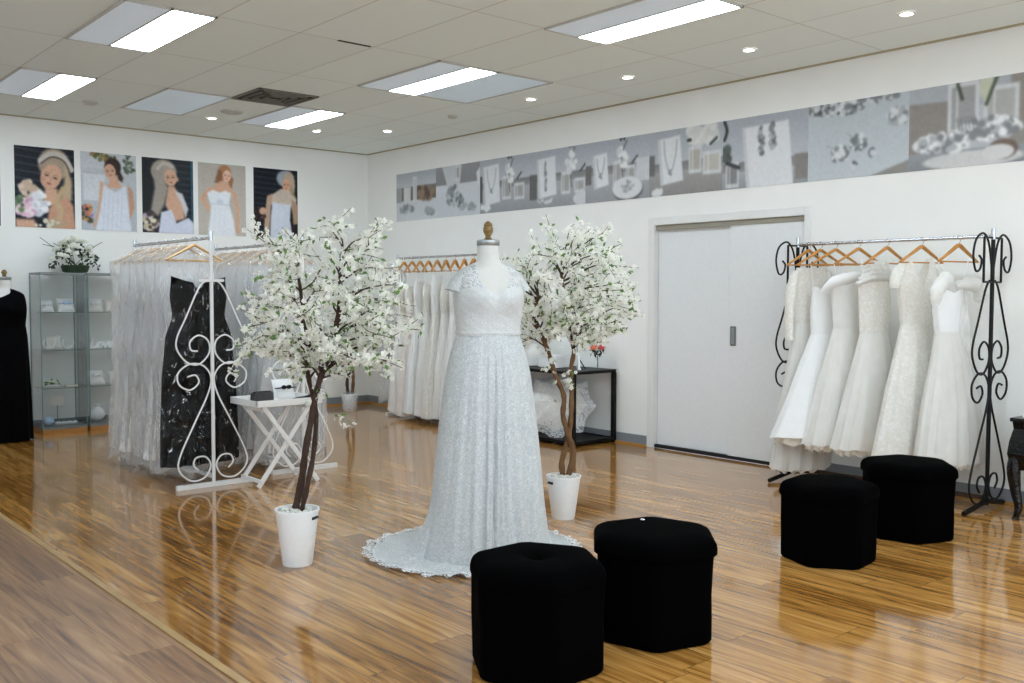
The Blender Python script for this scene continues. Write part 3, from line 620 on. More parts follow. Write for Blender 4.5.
for a in ((0,.59,0,.02),(0,.59,.57,.59),(0,.02,0,.59),(.57,.59,0,.59)): f.box(a[0],a[1],a[2],a[3],0,.012)
f.build('frame',M['vent'],v,smooth=False)
for k in range(3):
    q=.07+.07*k; f=MB(); 
    for a in ((q,.59-q,q,q+.012),(q,.59-q,.578-q,.59-q),(q,q+.012,q,.59-q),(.578-q,.59-q,q,.59-q)): f.box(a[0],a[1],a[2],a[3],-.006,.012)
    f.build('louvre',M['vent'],v,smooth=False)
dl=[(1.188,-2.625,'small round downlight nearest the left wall'),(1.201,-1.418,'small round downlight right of the back corner light'),(1.713,-.817,'small round downlight just above the wall corner'),
 (4.089,-.80,'small round downlight above the third jewellery print'),(5.3,-.80,'small round downlight above the plate print'),(6.514,-.80,'small round downlight above the print of drop earrings'),(7.737,-.81,'small round downlight farthest right')]
for x,y,l in dl:
    t=thing('downlight',l,'downlight',(x,y,HC-.008),0,'small downlights'); MB().lathe([(.058,.0075),(.058,0),(.04,0),(.04,.006)],20,cap=False).build('trim_ring',M['white_paint'],t); MB().lathe([(.04,.002),(.04,.006)],20).build('lens',M['down_on'],t)
for x,y,l,r in [(2.918,-.825,'tiny grey sprinkler rose above the jewellery prints',.05),(1.229,-3.847,'small round ceiling disc between the two left lights',.07),(1.674,-2.629,'round smoke detector beside the vent',.11)]:
    tag(MB().lathe([(r,.0),(r,-.012),(r*.7,-.025),(r*.3,-.028)],20,c=(x,y,HC)).build('ceiling_disc',M['alu']),l,'ceiling fitting')
tag(MB().box(4.735,4.76,-3.23,-2.96,HC-.004,HC-.0005).build('ceiling_gap',M['dark_gap'],smooth=False),'dark strip for the shade in the gap beside a lifted ceiling tile','ceiling gap')

# ------------------------------------------------------------------ ottomans
def ottoman(x,y,rot,label,h=.455,s=.275,dimple=.0,tagged=False,over=.012):
    t=thing('ottoman',label,'ottoman',(x,y,0),R(rot),'black hexagonal ottomans')
    N=72
    def hexr(a,rr,rnd):
        a=(a+PI/6)%(PI/3)-PI/6   # angle from nearest face mid... vertices at 0
        b=(a); 
        return rr
    def ring(sz,z,k=10,wob=0):
        pts=[]
        for i in range(N):
            a=2*PI*i/N; m=(a%(PI/3))-PI/6
            r=sz*math.cos(PI/6)/math.cos(m); r=r if True else r
            # rounded corner
            rc=sz*.965; r=-math.log(math.exp(-k*r/sz)+math.exp(-k*6*(rc/sz)**1)*0+math.exp(-k*(rc)/sz*1.0)*math.exp(k*0)*math.exp(-k*2.2*(PI/6-abs(m))))/k*sz if False else min(r,rc)
            if wob: r+=wob*math.sin(5*a+z*21)+wob*.7*math.sin(11*a-z*13)
            pts.append((r*math.cos(a),r*math.sin(a),z))
        return pts
    b=MB(); rows=[ring(s*.93,0.002)]+[ring(s*q,z,wob=.0012) for q,z in [(.965,.012),(.97,.1),(.972,.2),(.98,h*.7),(.985,h-.085)]]+[ring(s*.965,h-.06)]
    b.grid(rows,True); b.add(rows[0],[tuple(range(N-1,-1,-1))]); b.build('body',M['velvet'],t)
    c=MB(); rows=[ring(s*.95,h-.085),ring(s*.985+over*.5,h-.08),ring(s+over,h-.07),ring(s+over,h-.05),ring(s*.985+over,h-.03),ring(s*.955+over*.6,h-.014),ring(s*.9,h-.003),ring(s*.8,h+.004)]
    for q in (.6,.4,.25,.14,.07,.02): rows.append([(p[0],p[1],h+.006*(1-q)-dimple*math.exp(-(q/.16)**2)+.004) for p in ring(s*q,h)])
    c.grid(rows,True); c.add(rows[-1],[tuple(range(N))]); cu=c.build('cushion',M['velvet'],t)
    if dimple: MB().ball((0,0,h-dimple+.012),.016,.016,.006).build('button',M['velvet'],cu)
    if tagged: MB().ball((-.09,.075,h+.012),.012,.009,.006,8,5).build('brooch',M['chrome'],cu,label='small glittering brooch')
    return t
ottoman(8.19,-4.41,30,'black ottoman nearest the camera, top tufted with a button',dimple=.035,over=.0,h=.42,s=.28)
ottoman(8.235,-3.79,15,'black ottoman right behind the tufted one, tiny sparkle on its lid',tagged=True,over=.014,h=.44)
ottoman(8.08,-2.19,38,'black ottoman in front of the dress rack, the nearer and left of the two',h=.42,s=.265,over=.004)
ottoman(8.09,-1.35,10,'black ottoman beneath the hanging lace dress, the farther right one',h=.44,s=.28,over=.01)

# ------------------------------------------------------------------ central gown on dress form
GX,GY=6.875,-3.58
def zs(t,*a): return interp(t,*a)
TZ=[1.20,1.24,1.30,1.36,1.41,1.46,1.51,1.545,1.57,1.585,1.60,1.68]
TA=[.166,.166,.172,.178,.180,.176,.170,.155,.120,.075,.062,.057]
TF=[.122,.124,.135,.152,.158,.142,.118,.100,.085,.070,.062,.057]
TB=[.115,.115,.115,.115,.112,.108,.104,.098,.084,.070,.062,.057]
def torso(th,z,off=0):
    """local: +x front, +y to the figure's left"""
    a=zs(z,TZ,TA)+off; c,s=math.cos(th),math.sin(th); b=(zs(z,TZ,TF) if c>0 else zs(z,TZ,TB))+off
    e=.86 if z<1.56 else 1
    x=b*math.copysign(abs(c)**e,c); y=a*math.copysign(abs(s)**e,s)
    if c>0 and z<1.56:
        for sy in (-1,1): x+=.026*math.exp(-((y-sy*.078)/.055)**2-((z-1.395)/.055)**2)
        x-=.010*math.exp(-(y/.025)**2-((z-1.40)/.06)**2)
    return (x,y,z)
form=thing('dress_form','white dress form with brass wooden finial wearing the lace wedding gown','dress form',(GX,GY,0),R(-22))
N=96
m=MB(); rows=[[torso(2*PI*i/N,z) for i in range(N)] for z in np.linspace(1.20,1.68,40)]; m.grid(rows,True)
m.lathe([(.10,.6),(.13,.9),(.112,1.2)],32,cap=True)
m.build('torso',M['manne'],form)
m=MB().lathe([(.058,1.68),(.062,1.684),(.062,1.708),(.056,1.712),(.02,1.713)],32); m.build('neck_plate',M['mancap'],form)
m=MB().lathe([(.012,1.712),(.022,1.718),(.014,1.728),(.017,1.738),(.026,1.756),(.027,1.775),(.022,1.785),(.025,1.790),(.019,1.802),(.006,1.812)],20); m.build('finial',M['brass'],form)
m=MB().tube([(0,0,.02),(0,0,.9)],.018,12).lathe([(.14,.0),(.14,.012),(.03,.03),(.02,.06)],24); m.build('stand',M['chrome'],form)
gown=thing('wedding_gown','white lace wedding gown with cap sleeves and train on the central dress form','wedding gown',(GX,GY,0),R(-22))
def ztop(th):
    c=math.cos(th); y=abs(torso(th,1.42)[1])
    if c>0:
        return interp(y,[0,.02,.05,.09,.13,.16,.18],[1.415,1.428,1.452,1.464,1.458,1.45,1.45])
    return 1.46
rows=[]
for t in np.linspace(0,1,26):
    rows.append([torso(2*PI*i/N,1.205+(ztop(2*PI*i/N)-1.205)*t,.007+.0012*math.sin(11*t*3+i*.9)) for i in range(N)])
MB().grid(rows,True).build('bodice',M['lacebod'],gown)
def yoke():
    rows=[]
    for z in np.linspace(1.41,1.588,22):
        wo=interp(z,[1.41,1.425,1.45,1.48,1.51,1.56,1.59],[.004,.012,.04,.066,.078,.074,.066]); a=zs(z,TZ,TA)
        th0=math.asin(min(.98,(wo/a)))**1.0
        if z>1.55: th0=max(th0,interp(z,[1.55,1.588],[.5,.95]))
        rows.append([torso(th0+(2*PI-2*th0)*i/80,z,.005) for i in range(81)])
    MB().grid(rows,False).build('lace_yoke',M['laceup'],gown,label='sheer lace yoke')
yoke()
for sy in (-1,1):
    rows=[]
    for j,t in enumerate(np.linspace(0,1,14)):
        cy=sy*(.115+.078*t**.8); cz=1.548-.105*t**1.25; fx=.050+.018*t; ft=.014+.028*t**.7; row=[]; ang_=.3+1.0*t
        n=Vector((0,sy*math.sin(ang_),math.cos(ang_)))
        for i in range(40):
            a=2*PI*i/40; p=Vector((.002,cy,cz))+Vector((1,0,0))*fx*math.cos(a)+n*ft*math.sin(a)
            if t==1: p.z-=.006*abs(math.sin(a*6))
            row.append(tuple(p))
        rows.append(row)
    MB().grid(rows,True).build('cap_sleeve',M['lace'],gown)
    MB().ball((0,sy*.162,1.49),.045,.022,.05,16,10).build('armhole_plate',M['mancap'],form)
# skirt: angle in world terms for the train outline
TR_A=[-180,-150,-125,-90,-52,-20,0,40,77,100,140,180]; TR_R=[.76,.72,.66,.52,.415,.37,.37,.43,.57,.64,.84,.76]
def skirt():
    NA=220; rows=[]; ts=list(np.linspace(0,1,46))
    def pt(i,t):
        a=2*PI*i/NA; wa=math.degrees(a)-22; wa=(wa+180)%360-180; z=1.222*(1-t)
        zz=[0,.05,.12,.3,.5,.8,1.0,1.1,1.222]; aa=[.335,.333,.328,.305,.287,.258,.230,.208,.168]; bb=[.30,.30,.29,.265,.245,.218,.192,.168,.122]
        A=interp(z,zz,aa); B=interp(z,zz,bb); r=A*B/math.sqrt((B*math.sin(a))**2+(A*math.cos(a))**2)
        if wa>60 or wa<-80:   # back sweeps out to the train
            k=max(0,1-z/.45)**3.2; full=interp(wa,TR_A,TR_R); r+= (full-.33-.1)*k*(1 if z>.02 else 1)*.55*(1 if (wa>90 or wa<-110) else .35)
        amp=.012*min(1,t*1.7)*(.65+.5*math.sin(2*a+1)); ph=2.2*math.sin(a*3+1)+1.1*math.sin(7*a+t*2)
        f=math.sin(17*a+ph); f=math.copysign(abs(f)**.7,f)
        r+=amp*f+amp*.5*math.sin(41*a+2*ph+t*4)
        return a,wa,r,z
    for t in ts[:-1]:
        row=[]
        for i in range(NA):
            a,wa,r,z=pt(i,t); row.append((r*math.cos(a),r*math.sin(a),max(z,.03)))
        rows.append(row)
    base=rows[-1]; out=[]
    for j,t in enumerate(np.linspace(.08,1,16)):
        row=[]
        for i in range(NA):
            a,wa,r,z=pt(i,ts[-2]); full=max(interp(wa,TR_A,TR_R)-.05,r+.02)
            rr=r+(full-r)*t; zz=.006+.024*(1-t)**2+.006*(1+math.sin(17*a+3*math.sin(3*a)+t*3))*(1-.4*t)+.006*(1+math.sin(9*t+31*a))*.5
            row.append((rr*math.cos(a),rr*math.sin(a),zz))
        rows.append(row); out=row
    MB().grid(rows,True,flip=True).build('skirt',M['lace'],gown)
    ed=[]
    K=NA*3
    for t in np.linspace(0,1,6):
        row=[]
        for i in range(K):
            a=2*PI*i/K; i0=int(i/3)%NA; i1=(i0+1)%NA; fr=(i%3)/3; p=Vector(out[i0]).lerp(Vector(out[i1]),fr)
            rr=math.hypot(p.x,p.y)-.012; sc=.045+.02*abs(math.sin(a*27+.6*math.sin(9*a)))+.010*math.sin(5*a)+.008*abs(math.sin(a*81))
            rr+=sc*t; row.append((rr*math.cos(a),rr*math.sin(a),p.z+.006+.005*math.sin(a*27)*t-(.002*t)))
        ed.append(row)
    MB().grid(ed,True,flip=True).build('lace_edging',M['lacehem'],gown,label='scalloped lace edging lying on the floor')
skirt()
MB().grid([[torso(2*PI*i/N,z,.009+b) for i in range(N)] for z,b in ((1.214,0),(1.217,.0018),(1.223,.0018),(1.226,0))],True).build('waist_seam',M['lacebod'],gown)

# ------------------------------------------------------------------ blossom trees
def petals(centres,size,rs,spread=.9,npet=5):
    n=len(centres); vs=np.zeros((n,npet*4,3)); 
    # random orientation frames
    q=rs.normal(size=(n,3)); q[:,2]+=.3; q/=np.linalg.norm(q,axis=1)[:,None]
    t=rs.normal(size=(n,3)); t-=q*(t*q).sum(1)[:,None]; t/=np.linalg.norm(t,axis=1)[:,None]; b=np.cross(q,t)
    sz=size*rs.uniform(.75,1.25,n)
    for k in range(npet):
        a=2*PI*k/npet; d=t*math.cos(a)+b*math.sin(a); s=-t*math.sin(a)+b*math.cos(a)
        c=np.array(centres)
        vs[:,k*4]=c+d*(.05*sz)[:,None]
        vs[:,k*4+1]=c+(d*.62-s*.42+q*.22)*sz[:,None]; vs[:,k*4+2]=c+(d*1.0+q*.42)*sz[:,None]; vs[:,k*4+3]=c+(d*.62+s*.42+q*.22)*sz[:,None]
    fs=[(i*npet*4+k*4,i*npet*4+k*4+1,i*npet*4+k*4+2,i*npet*4+k*4+3) for i in range(n) for k in range(npet)]
    return vs.reshape(-1,3).tolist(),fs
def leaves(centres,size,rs):
    n=len(centres); c=np.array(centres); d=rs.normal(size=(n,3)); d/=np.linalg.norm(d,axis=1)[:,None]
    s=np.cross(d,rs.normal(size=(n,3))); s/=np.linalg.norm(s,axis=1)[:,None]; sz=size*rs.uniform(.7,1.3,(n,1))
    vs=np.stack([c,c+(d*.5-s*.25)*sz,c+d*sz,c+(d*.5+s*.25)*sz],1).reshape(-1,3).tolist()
    return vs,[(4*i,4*i+1,4*i+2,4*i+3) for i in range(n)]
def blossom_tree(x,y,label,stems,crown,pot_h,pot_r,seed,barks,low=None,nb=46,bagged=False,nbloom=1.0,fsize=.0165,droop=1.0):
    """stems: list of polylines (world, metres); crown=(centre,(rx,ry,rz)) in world"""
    rs=np.random.default_rng(seed); t=thing('blossom_tree',label,'artificial tree',(x,y,0),0)
    O=Vector((x,y,0))
    p=MB(); r0,r1=pot_r
    p.lathe([(r0*.96,0),(r0,.006),(r1,pot_h-.012),(r1+.004,pot_h-.012),(r1+.004,pot_h),(r1-.004,pot_h),(r1-.01,pot_h-.03),(r1-.01,pot_h-.035)],36)
    pot=p.build('plant_pot',M['potw'] if not bagged else M['satin'],t)
    if not bagged:
        ang=R(-95 if x>6.4 else 28); rr=r0+(r1-r0)*.86+.002
        def hp(u,v): 
            a=ang+u; return (rr*math.cos(a),rr*math.sin(a),pot_h*.86+v)
        pts=[hp(-.22+.44*i/6,.0) for i in range(7)]
        MB().tube(pts,.008,8).build('handle_slot',M['hole'],pot)
        mb=MB()
        for i in range(60):
            a=rs.uniform(0,2*PI); q=math.sqrt(rs.uniform(0,1))*(r1-.03); mb.ball((q*math.cos(a),q*math.sin(a),pot_h-.012+rs.uniform(-.006,.01)),.017,.014,.011,7,5)
        mb.build('pebbles',M['pebble'],t,kind='stuff')
    else:
        P=[]; 
        for j,(rr,z) in enumerate([(r1*.96,.004),(r1*1.05,.02),(r1*1.04,pot_h*.6),(r1*1.12,pot_h*.9),(r1*.85,pot_h+.015),(r1*.4,pot_h+.03)]):
            P.append([((rr+rs.uniform(-.006,.006))*math.cos(2*PI*i/24),(rr+rs.uniform(-.006,.006))*math.sin(2*PI*i/24),z+rs.uniform(-.004,.004)) for i in range(24)])
        MB().grid(P,True).build('plastic_wrap',M['film'],pot)
    dense=[]
    for si,(st,ra,rb) in enumerate(stems):
        pts=catmull([Vector(q)-O for q in st],7); n=len(pts)
        rad=[(ra+(rb-ra)*(i/(n-1)))*(1+.10*math.sin(i*1.3+si)+.05*rs.uniform(-1,1)) for i in range(n)]
        MB().tube(pts,rad,10).build('trunk',M[barks[si%len(barks)]],t); dense.append((pts,rad))
    cc=Vector(crown[0])-O; rx,ry,rz=crown[1]
    br=MB(); bl=[]; lf=[]; 
    for i in range(nb):
        # target spread over an ellipsoid
        zz=1-2*(i+.5)/nb; zz=zz*.98; ph=i*2.39996+rs.uniform(-.3,.3); rr=math.sqrt(max(0,1-zz*zz)); k=rs.uniform(.72,1.12)
        if zz<-.6: k*=.8
        dr=.12*droop*rr*rr
        tg=cc+Vector((rx*rr*math.cos(ph)*k,ry*rr*math.sin(ph)*k,rz*zz*k-dr*rz))
        # nearest sensible start on a stem, below the target
        best=None
        for pts,rad in dense:
            for j,q in enumerate(pts):
                if q.z<cc.z-rz*.95: continue
                d=(q-tg).length+max(0,q.z-tg.z+.08)*2.2+rs.uniform(0,.05)
                if best is None or d<best[0]: best=(d,q,rad[j])
        s=best[1]; L=(tg-s).length
        if L<.05: continue
        side=Vector(rs.normal(size=3)).normalized()*L*.09
        m1=s.lerp(tg,.33)+Vector((0,0,.10*L))+side; m2=s.lerp(tg,.7)+Vector((0,0,.11*L))-side*.5
        path=catmull([s,m1,m2,tg],6); n=len(path); r0b=min(best[2]*.6,.007)
        br.tube(path,[r0b*(1-.8*j/(n-1)) for j in range(n)],5)
        subs=[(path,.34)]
        for k2 in range(rs.integers(3,6)):
            j=rs.integers(int(n*.3),n-1); q=path[j]; d=(path[min(j+1,n-1)]-path[j-1]).normalized(); w=Vector(rs.normal(size=3)); w=(d*.7+w*.55+Vector((0,0,.1))).normalized()
            e=q+w*rs.uniform(.07,.17); mm=q.lerp(e,.5)+Vector(rs.normal(size=3))*.012
            sp=catmull([q,mm,e],4); br.tube(sp,[.0028*(1-.6*a/(len(sp)-1)) for a in range(len(sp))],4); subs.append((sp,.15))
        for sp,start in subs:
            n2=len(sp); ln=sum((sp[a+1]-sp[a]).length for a in range(n2-1)); cnt=int(ln*(1-start)/.0095*nbloom)
            for a in range(cnt):
                u=start+(1-start)*(a+rs.uniform())/max(cnt,1); f=u*(n2-1); j=min(int(f),n2-2); q=sp[j].lerp(sp[j+1],f-j)
                q=q+Vector(rs.normal(size=3))*.014
                bl.append(tuple(q))
                if rs.uniform()<.16: lf.append(tuple(q+Vector(rs.normal(size=3))*.008))
            if rs.uniform()<.5: lf.append(tuple(sp[-1]))
    if low:
        for q,nn in low:
            q=Vector(q)-O
            for a in range(nn): bl.append(tuple(q+Vector(rs.normal(size=3))*.016))
            lf.append(tuple(q)); lf.append(tuple(q+Vector((.01,.01,.01))))
    br.build('branches',M['bark'],t,kind='stuff')
    vs,fs=petals(bl,fsize,rs); MB().add(vs,fs).build('blossoms',M['petal'],t,smooth=False,kind='stuff')
    vs,fs=leaves(lf,.034,rs); MB().add(vs,fs).build('leaves',M['leaf'],t,smooth=False,kind='stuff')
    return t
# tree in front left
A0=Vector((6.33,-4.43,0))
def W(px_dx,z,depth=0,base=(6.33,-4.43)):
    """offset sideways (camera right) in metres at height z, depth away from the camera"""
    return (base[0]+.651*px_dx-.759*depth, base[1]+.759*px_dx+.65*depth, z)
t1a=[W(-.02,.25),W(.02,.44,.02),W(.05,.60,-.02),W(.085,.82,.02),W(.12,.96,0),W(.165,1.10,.03),W(.2,1.20,.0),W(.225,1.36,.02),W(.235,1.50,.0),W(.24,1.62,0)]
t1b=[W(.01,.25,.03),W(.06,.42,-.03),W(.085,.60,.03),W(.09,.80,.06),W(.06,.95,.05),W(.045,1.08,.04),W(.06,1.17,.05),W(.03,1.30,.02),W(.02,1.42,.05),W(.0,1.55,.04)]
blossom_tree(6.33,-4.43,'white blossom tree in a white pot, left of the central gown',[(t1a,.02,.010),(t1b,.015,.008)],(W(.17,1.36,.02),(.445,.445,.42)),.295,(.078,.112),5,['bark','bark'],
   low=[(W(.1,.92),6),(W(.06,.86),4),(W(.14,.9),4),(W(-.3,1.06),9),(W(-.27,1.1),9),(W(-.24,1.14),9),(W(-.33,1.0),6),(W(.42,1.05),9),(W(.46,1.0),9),(W(.26,.76),5),(W(.22,.78),4)],nb=64)
B0=(6.47,-2.63)
def W2(d,z,dep=0): return W(d,z,dep,B0)
t2a=[W2(.02,.25),W2(.05,.34,.0),W2(.06,.44,.02),W2(.02,.56,-.02),W2(-.005,.66,0),W2(.0,.78,.02),W2(-.05,.90,0),W2(-.10,1.06,.02),W2(-.14,1.16,0),W2(-.19,1.30,.02),W2(-.16,1.42,.0)]
t2b=[W2(.0,.25,.02),W2(-.01,.36,.02),W2(.03,.50,.03),W2(.045,.64,.01),W2(.05,.80,.03),W2(.045,.95,.02),W2(.06,1.07,0),W2(.03,1.22,.02),W2(.0,1.40,.0),W2(-.02,1.56,.02)]
blossom_tree(6.47,-2.63,'white blossom tree in a white pot, right of the central gown',[(t2a,.021,.012),(t2b,.020,.010)],(W2(.06,1.455,.02),(.43,.43,.42)),.275,(.072,.108),9,['bark2','bark2'],
   low=[(W2(-.05,.86),7),(W2(.04,.84),7),(W2(-.1,.95),7),(W2(.03,.93),6),(W2(-.08,1.0),7),(W2(-.11,1.05),6),(W2(.02,.88),6)],nb=58)
B3=(.58,-.64)
def W3(d,z,dep=0): return W(d,z,dep,B3)
blossom_tree(.58,-.64,'small blossom tree with a plastic wrapped pot in the far corner',[([W3(-.02,.2),W3(-.03,.35),W3(0,.5,.02),W3(-.02,.65),W3(.0,.9),W3(.02,1.2)],.022,.012),([W3(.03,.2,.02),W3(.045,.35),W3(.04,.5),W3(.02,.65,.02),W3(-.02,.85),W3(-.04,1.1)],.022,.012)],
   (W3(.0,1.15),(.32,.32,.33)),.2,(.075,.09),14,['bark','bark2'],nb=30,bagged=True,nbloom=.8)

# ------------------------------------------------------------------ racks
SC1=[(.04,1.50),(.098,1.44),(.2,1.22),(.262,1.087),(.262,.997),(.19,.905),(.1,.89),(.025,.967),(.03,1.057),(.1,1.1),(.165,1.057),(.16,.995),(.11,.985)]
SC2=[(.114,.108),(.152,.154),(.13,.205),(.06,.205),(.022,.139),(.067,.055),(.17,.04),(.258,.12),(.25,.23),(.14,.46),(.04,.66),(.012,.786),(.067,.875),(.17,.893),(.258,.83),(.25,.745),(.17,.705),(.105,.756),(.13,.81),(.19,.80)]
def end_panel(mat,par,x,curls=False,r=.007,foot=.28,zt=1.87):
    """scrolled end frame of a rack in the plane x, centred on y=0 (local)"""
    p=thing_part('end_frame',par,x)
    MB().tube([(0,0,.03),(0,0,zt-.04)],.013,12).build('post',mat,p) if False else None
    return p
def rack(name,label,mat,x0r,x1r,y,zr,black=False):
    t=thing(name,label,'clothes rack',(x0r,y,0)); L=x1r-x0r
    for x in ((0,L)):
        f=MB(); f.tube([(x,0,.03),(x,0,zr-.02)],.0135,12); f.tube([(x,0,zr-.06),(x,0,zr+.04)],.011,12)
        po=f.build('post',mat,t)
        MB().tube([(x,0,zr-.02),(x,0,zr+.05)],.0145,12).build('rail_socket',M['chrome'],po)
        s=MB(); plain=(not black and x==0)
        for sg in (() if plain else (-1,1)):
            for cv in (SC1,SC2): s.tube([(x,sg*a,z+.02) for a,z,_ in [tuple(q) for q in catmull([(a,b,0) for a,b in cv],6)]],.0062 if not black else .0072,7,flat=1)
        if black:
            for sg in (-1,1): s.tube([(x,sg*a,z) for a,z,_ in [tuple(q) for q in catmull([(.0,1.48,0),(.02,1.62,0),(.07,1.77,0),(.15,1.825,0),(.25,1.78,0),(.285,1.68,0),(.25,1.585,0),(.19,1.59,0),(.165,1.65,0),(.2,1.68,0)],6)]],.0072,7)
        if not plain: s.build('scrollwork',mat,t)
        if black:
            b=MB(); w_=.13
            for p_,q_ in (((x,-w_,1.80),(x,w_,1.80)),((x,-w_,1.51),(x,w_,1.51)),((x,-w_,1.80),(x,-w_,1.51)),((x,w_,1.80),(x,w_,1.51))): b.bar(p_,q_,.012,.012)
            b.build('box_frame',mat,t)
        else:
            MB().bar((x,-.095,1.52),(x,.095,1.52),.014,.02).build('cross_bar',mat,t)
        f=MB()
        if black: f.tube(catmull([(x,-.33,.018),(x,-.2,.034),(x,0,.055),(x,.1,.04),(x,.25 if x else .25,.018)],5),.017,8)
        else: f.bar((x,-.28 if not plain else -.16,.018),(x,.30 if not plain else .16,.018),.036,.034)
        f.build('foot',mat,t)
    MB().tube([(0,0,zr),(L,0,zr)],.0125,12).build('rail',M['chrome'],t)
    MB().bar((0,0,.075),(L,0,.075),.02,.03).build('stretcher',M['bark'] if black else mat,t)
    return t
rack('dress_rack','black wrought iron dress rack with scrolled ends against the right wall',M['black'],6.63,8.10,-.30,1.81,True)
rack('dress_rack','white scrolled rack of plastic covered gowns, the nearer one by the black gown',M['white_metal'],2.5,4.06,-3.9,1.83)
rack('dress_rack','white scrolled rack behind the tray table and left tree',M['white_metal'],2.3,3.93,-3.09,1.83)
rack('dress_rack','white rack of long gowns against the back part of the right wall',M['white_metal'],1.35,3.15,-.45,1.84)

def hanger_obj(label,group,pale=False,w=.42):
    t=thing('coat_hanger',label,'hanger',(0,0,0),0,group)
    m=MB(); ax=catmull([(0,-w/2,-.155),(0,-w/4,-.098),(0,-.02,-.050),(0,0,-.043),(0,.02,-.050),(0,w/4,-.098),(0,w/2,-.155)],5); n=len(ax)
    m.tube(ax,[.011+.010*math.sin(PI*i/(n-1)) for i in range(n)],8,flat=.55)
    sh=m.build('shoulder_bar',M['woodpale' if pale else 'wood'],t)
    MB().tube([(0,-w/2+.012,-.155),(0,w/2-.012,-.155)],.0052,8).build('lower_bar',M['woodpale' if pale else 'wood'],t)
    hk=[(0,0,-.045),(0,0,-.01)]+[(0,.0+.018*math.sin(a)+.0,.010-.018*math.cos(a)*-1-.0) for a in np.linspace(-PI+.9,PI*.5,1)]
    hk=[(0,0,-.045),(0,.002,-.03),(0,.016,-.018),(0,.0205,0),(0,.014,.015),(0,0,.0205),(0,-.014,.015),(0,-.0205,0.001)]
    MB().tube(catmull(hk,4),.0022,6).build('hook',M['chrome'],t)
    return t
# ------------------------------------------------------------------ hanging garments
def loft(rings,NA,folds,amp,seed,top_fn=None,hem=.0,pinch=1.0,sq=1.0,y0=0):
    """rings: list of (z, half width, half depth, shift in width, shift in depth); top to bottom. local y = width"""
    rs=random.Random(seed); p1,p2,p3=[rs.uniform(0,6.28) for _ in range(3)]
    zs_=[r[0] for r in rings][::-1]; cols=[[r[k] for r in rings][::-1] for k in (1,2,3,4)]
    z1,z0=rings[0][0],rings[-1][0]; rows=[]; n=max(14,int((z1-z0)/.03))
    for j in range(n+1):
        t=j/n; row=[]
        for i in range(NA):
            a=2*PI*i/NA; zt=z1+(top_fn(a) if top_fn else 0); z=zt+(z0-zt)*t
            hw,hd,sw,sd=[interp(z,zs_,c) for c in cols]
            A=amp*(max(0,t-.02)**.8); ph=1.3*math.sin(2*a+p1)+.7*math.sin(5*a+p2+t*1.2)
            f=math.sin(folds*a+ph)+.45*math.sin(folds*2.3*a+p3+2*ph)
            c,s=math.cos(a),math.sin(a)
            x=hd*math.copysign(abs(c)**sq,c)+sd+A*f*c*1.0; y=hw*math.copysign(abs(s)**sq,s)+sw+A*f*s
            if t>.97: z+=hem*.5*math.sin(folds*a+ph)
            row.append((x,y,z))
        rows.append(row)
    return rows
def film_cover(z1,z0,hw,hd,seed,rs=None):
    rs=random.Random(seed); rows=[]; NA=40
    prof=[(z1,.03,.02),(z1-.05,.12,.035),(z1-.11,.23,hd*.6),(z1-.3,hw*.92,hd*.9),(z1-.6,hw,hd),(z0+.3,hw*1.05,hd*1.1),(z0,hw*1.1,hd*1.15)]
    ph=rs.uniform(0,6)
    for j in range(34):
        t=j/33; z=z1+(z0-z1)*t; w_=interp(-z,[-p[0] for p in prof],[p[1] for p in prof]); d_=interp(-z,[-p[0] for p in prof],[p[2] for p in prof]); row=[]
        for i in range(NA):
            a=2*PI*i/NA; k=1+.07*math.sin(5*a+ph+t*4)*min(1,t*4)+.04*math.sin(9*a-t*11+ph)*min(1,t*4)
            row.append((d_*math.cos(a)*k,w_*math.sin(a)*k,z+(.03*math.sin(4*a+ph) if j==33 else 0)))
        rows.append(row)
    return rows
RAILT=.0145   # hooks rest on the rail
def place_set(xs,y,zr,labelg,grp,labelh,grph,rot,kinds,zhem,pale,seedb=0,film=True,wid=.24,zref=1.36,thick=.075):
    h0=None
    protos={}
    for i,x in enumerate(xs):
        rz=R(rot+random.uniform(-5,5))
        if h0 is None: h0=hanger_obj(labelh,grph,pale); h=h0; h.location=(x,y,zr-.006); h.rotation_euler=(0,0,rz)
        else: h=dup(h0,(x,y,zr-.006),rz)
        k=kinds[i%len(kinds)]; hem=zhem+random.uniform(-.03,.04)
        if k in protos:
            g=dup(protos[k],(x,y,zr-1.83),rz+R(random.uniform(-2,2))); continue
        g=thing('wedding_gown' ,labelg,'wedding gown',(x,y,zr-1.83),rz,grp)
        protos[k]=g
        mat=[M['satin'],M['tulle'],M['lacec'],M['pinkish'],M['tullec']][k]; top=[1.56,1.52,1.62,1.5,1.55][k]
        rows=loft([(top,.15,.03,0,0),(top-.1,.19,.045,0,0),(1.2,.14,.05,0,0)],48,7,.006,seedb+k)
        MB().grid(rows,True,flip=True).build('bodice',M['lacec'] if k%2 else M['satin'],g)
        rows=loft([(1.215,.14,.048,0,0),(1.05,.17,.055,0,0),(.6,wid*.95,thick,0,0),(hem,wid*1.12,thick*1.25,0,0)],72,9,.022,seedb+k+5,hem=.012)
        MB().grid(rows,True,flip=True).build('skirt',mat,g)
        for sy in (-1,1): MB().tube([(0,sy*.12,top-.01),(0,sy*.13,1.70)],.004,6).build('strap',M['satin'],g)
        if film: MB().grid(crumple(film_cover(1.79,hem-.07,wid*1.05,thick*1.25,seedb+k*3),.014,8,seedb+k),True,flip=True).build('plastic_cover',M['film'],g)
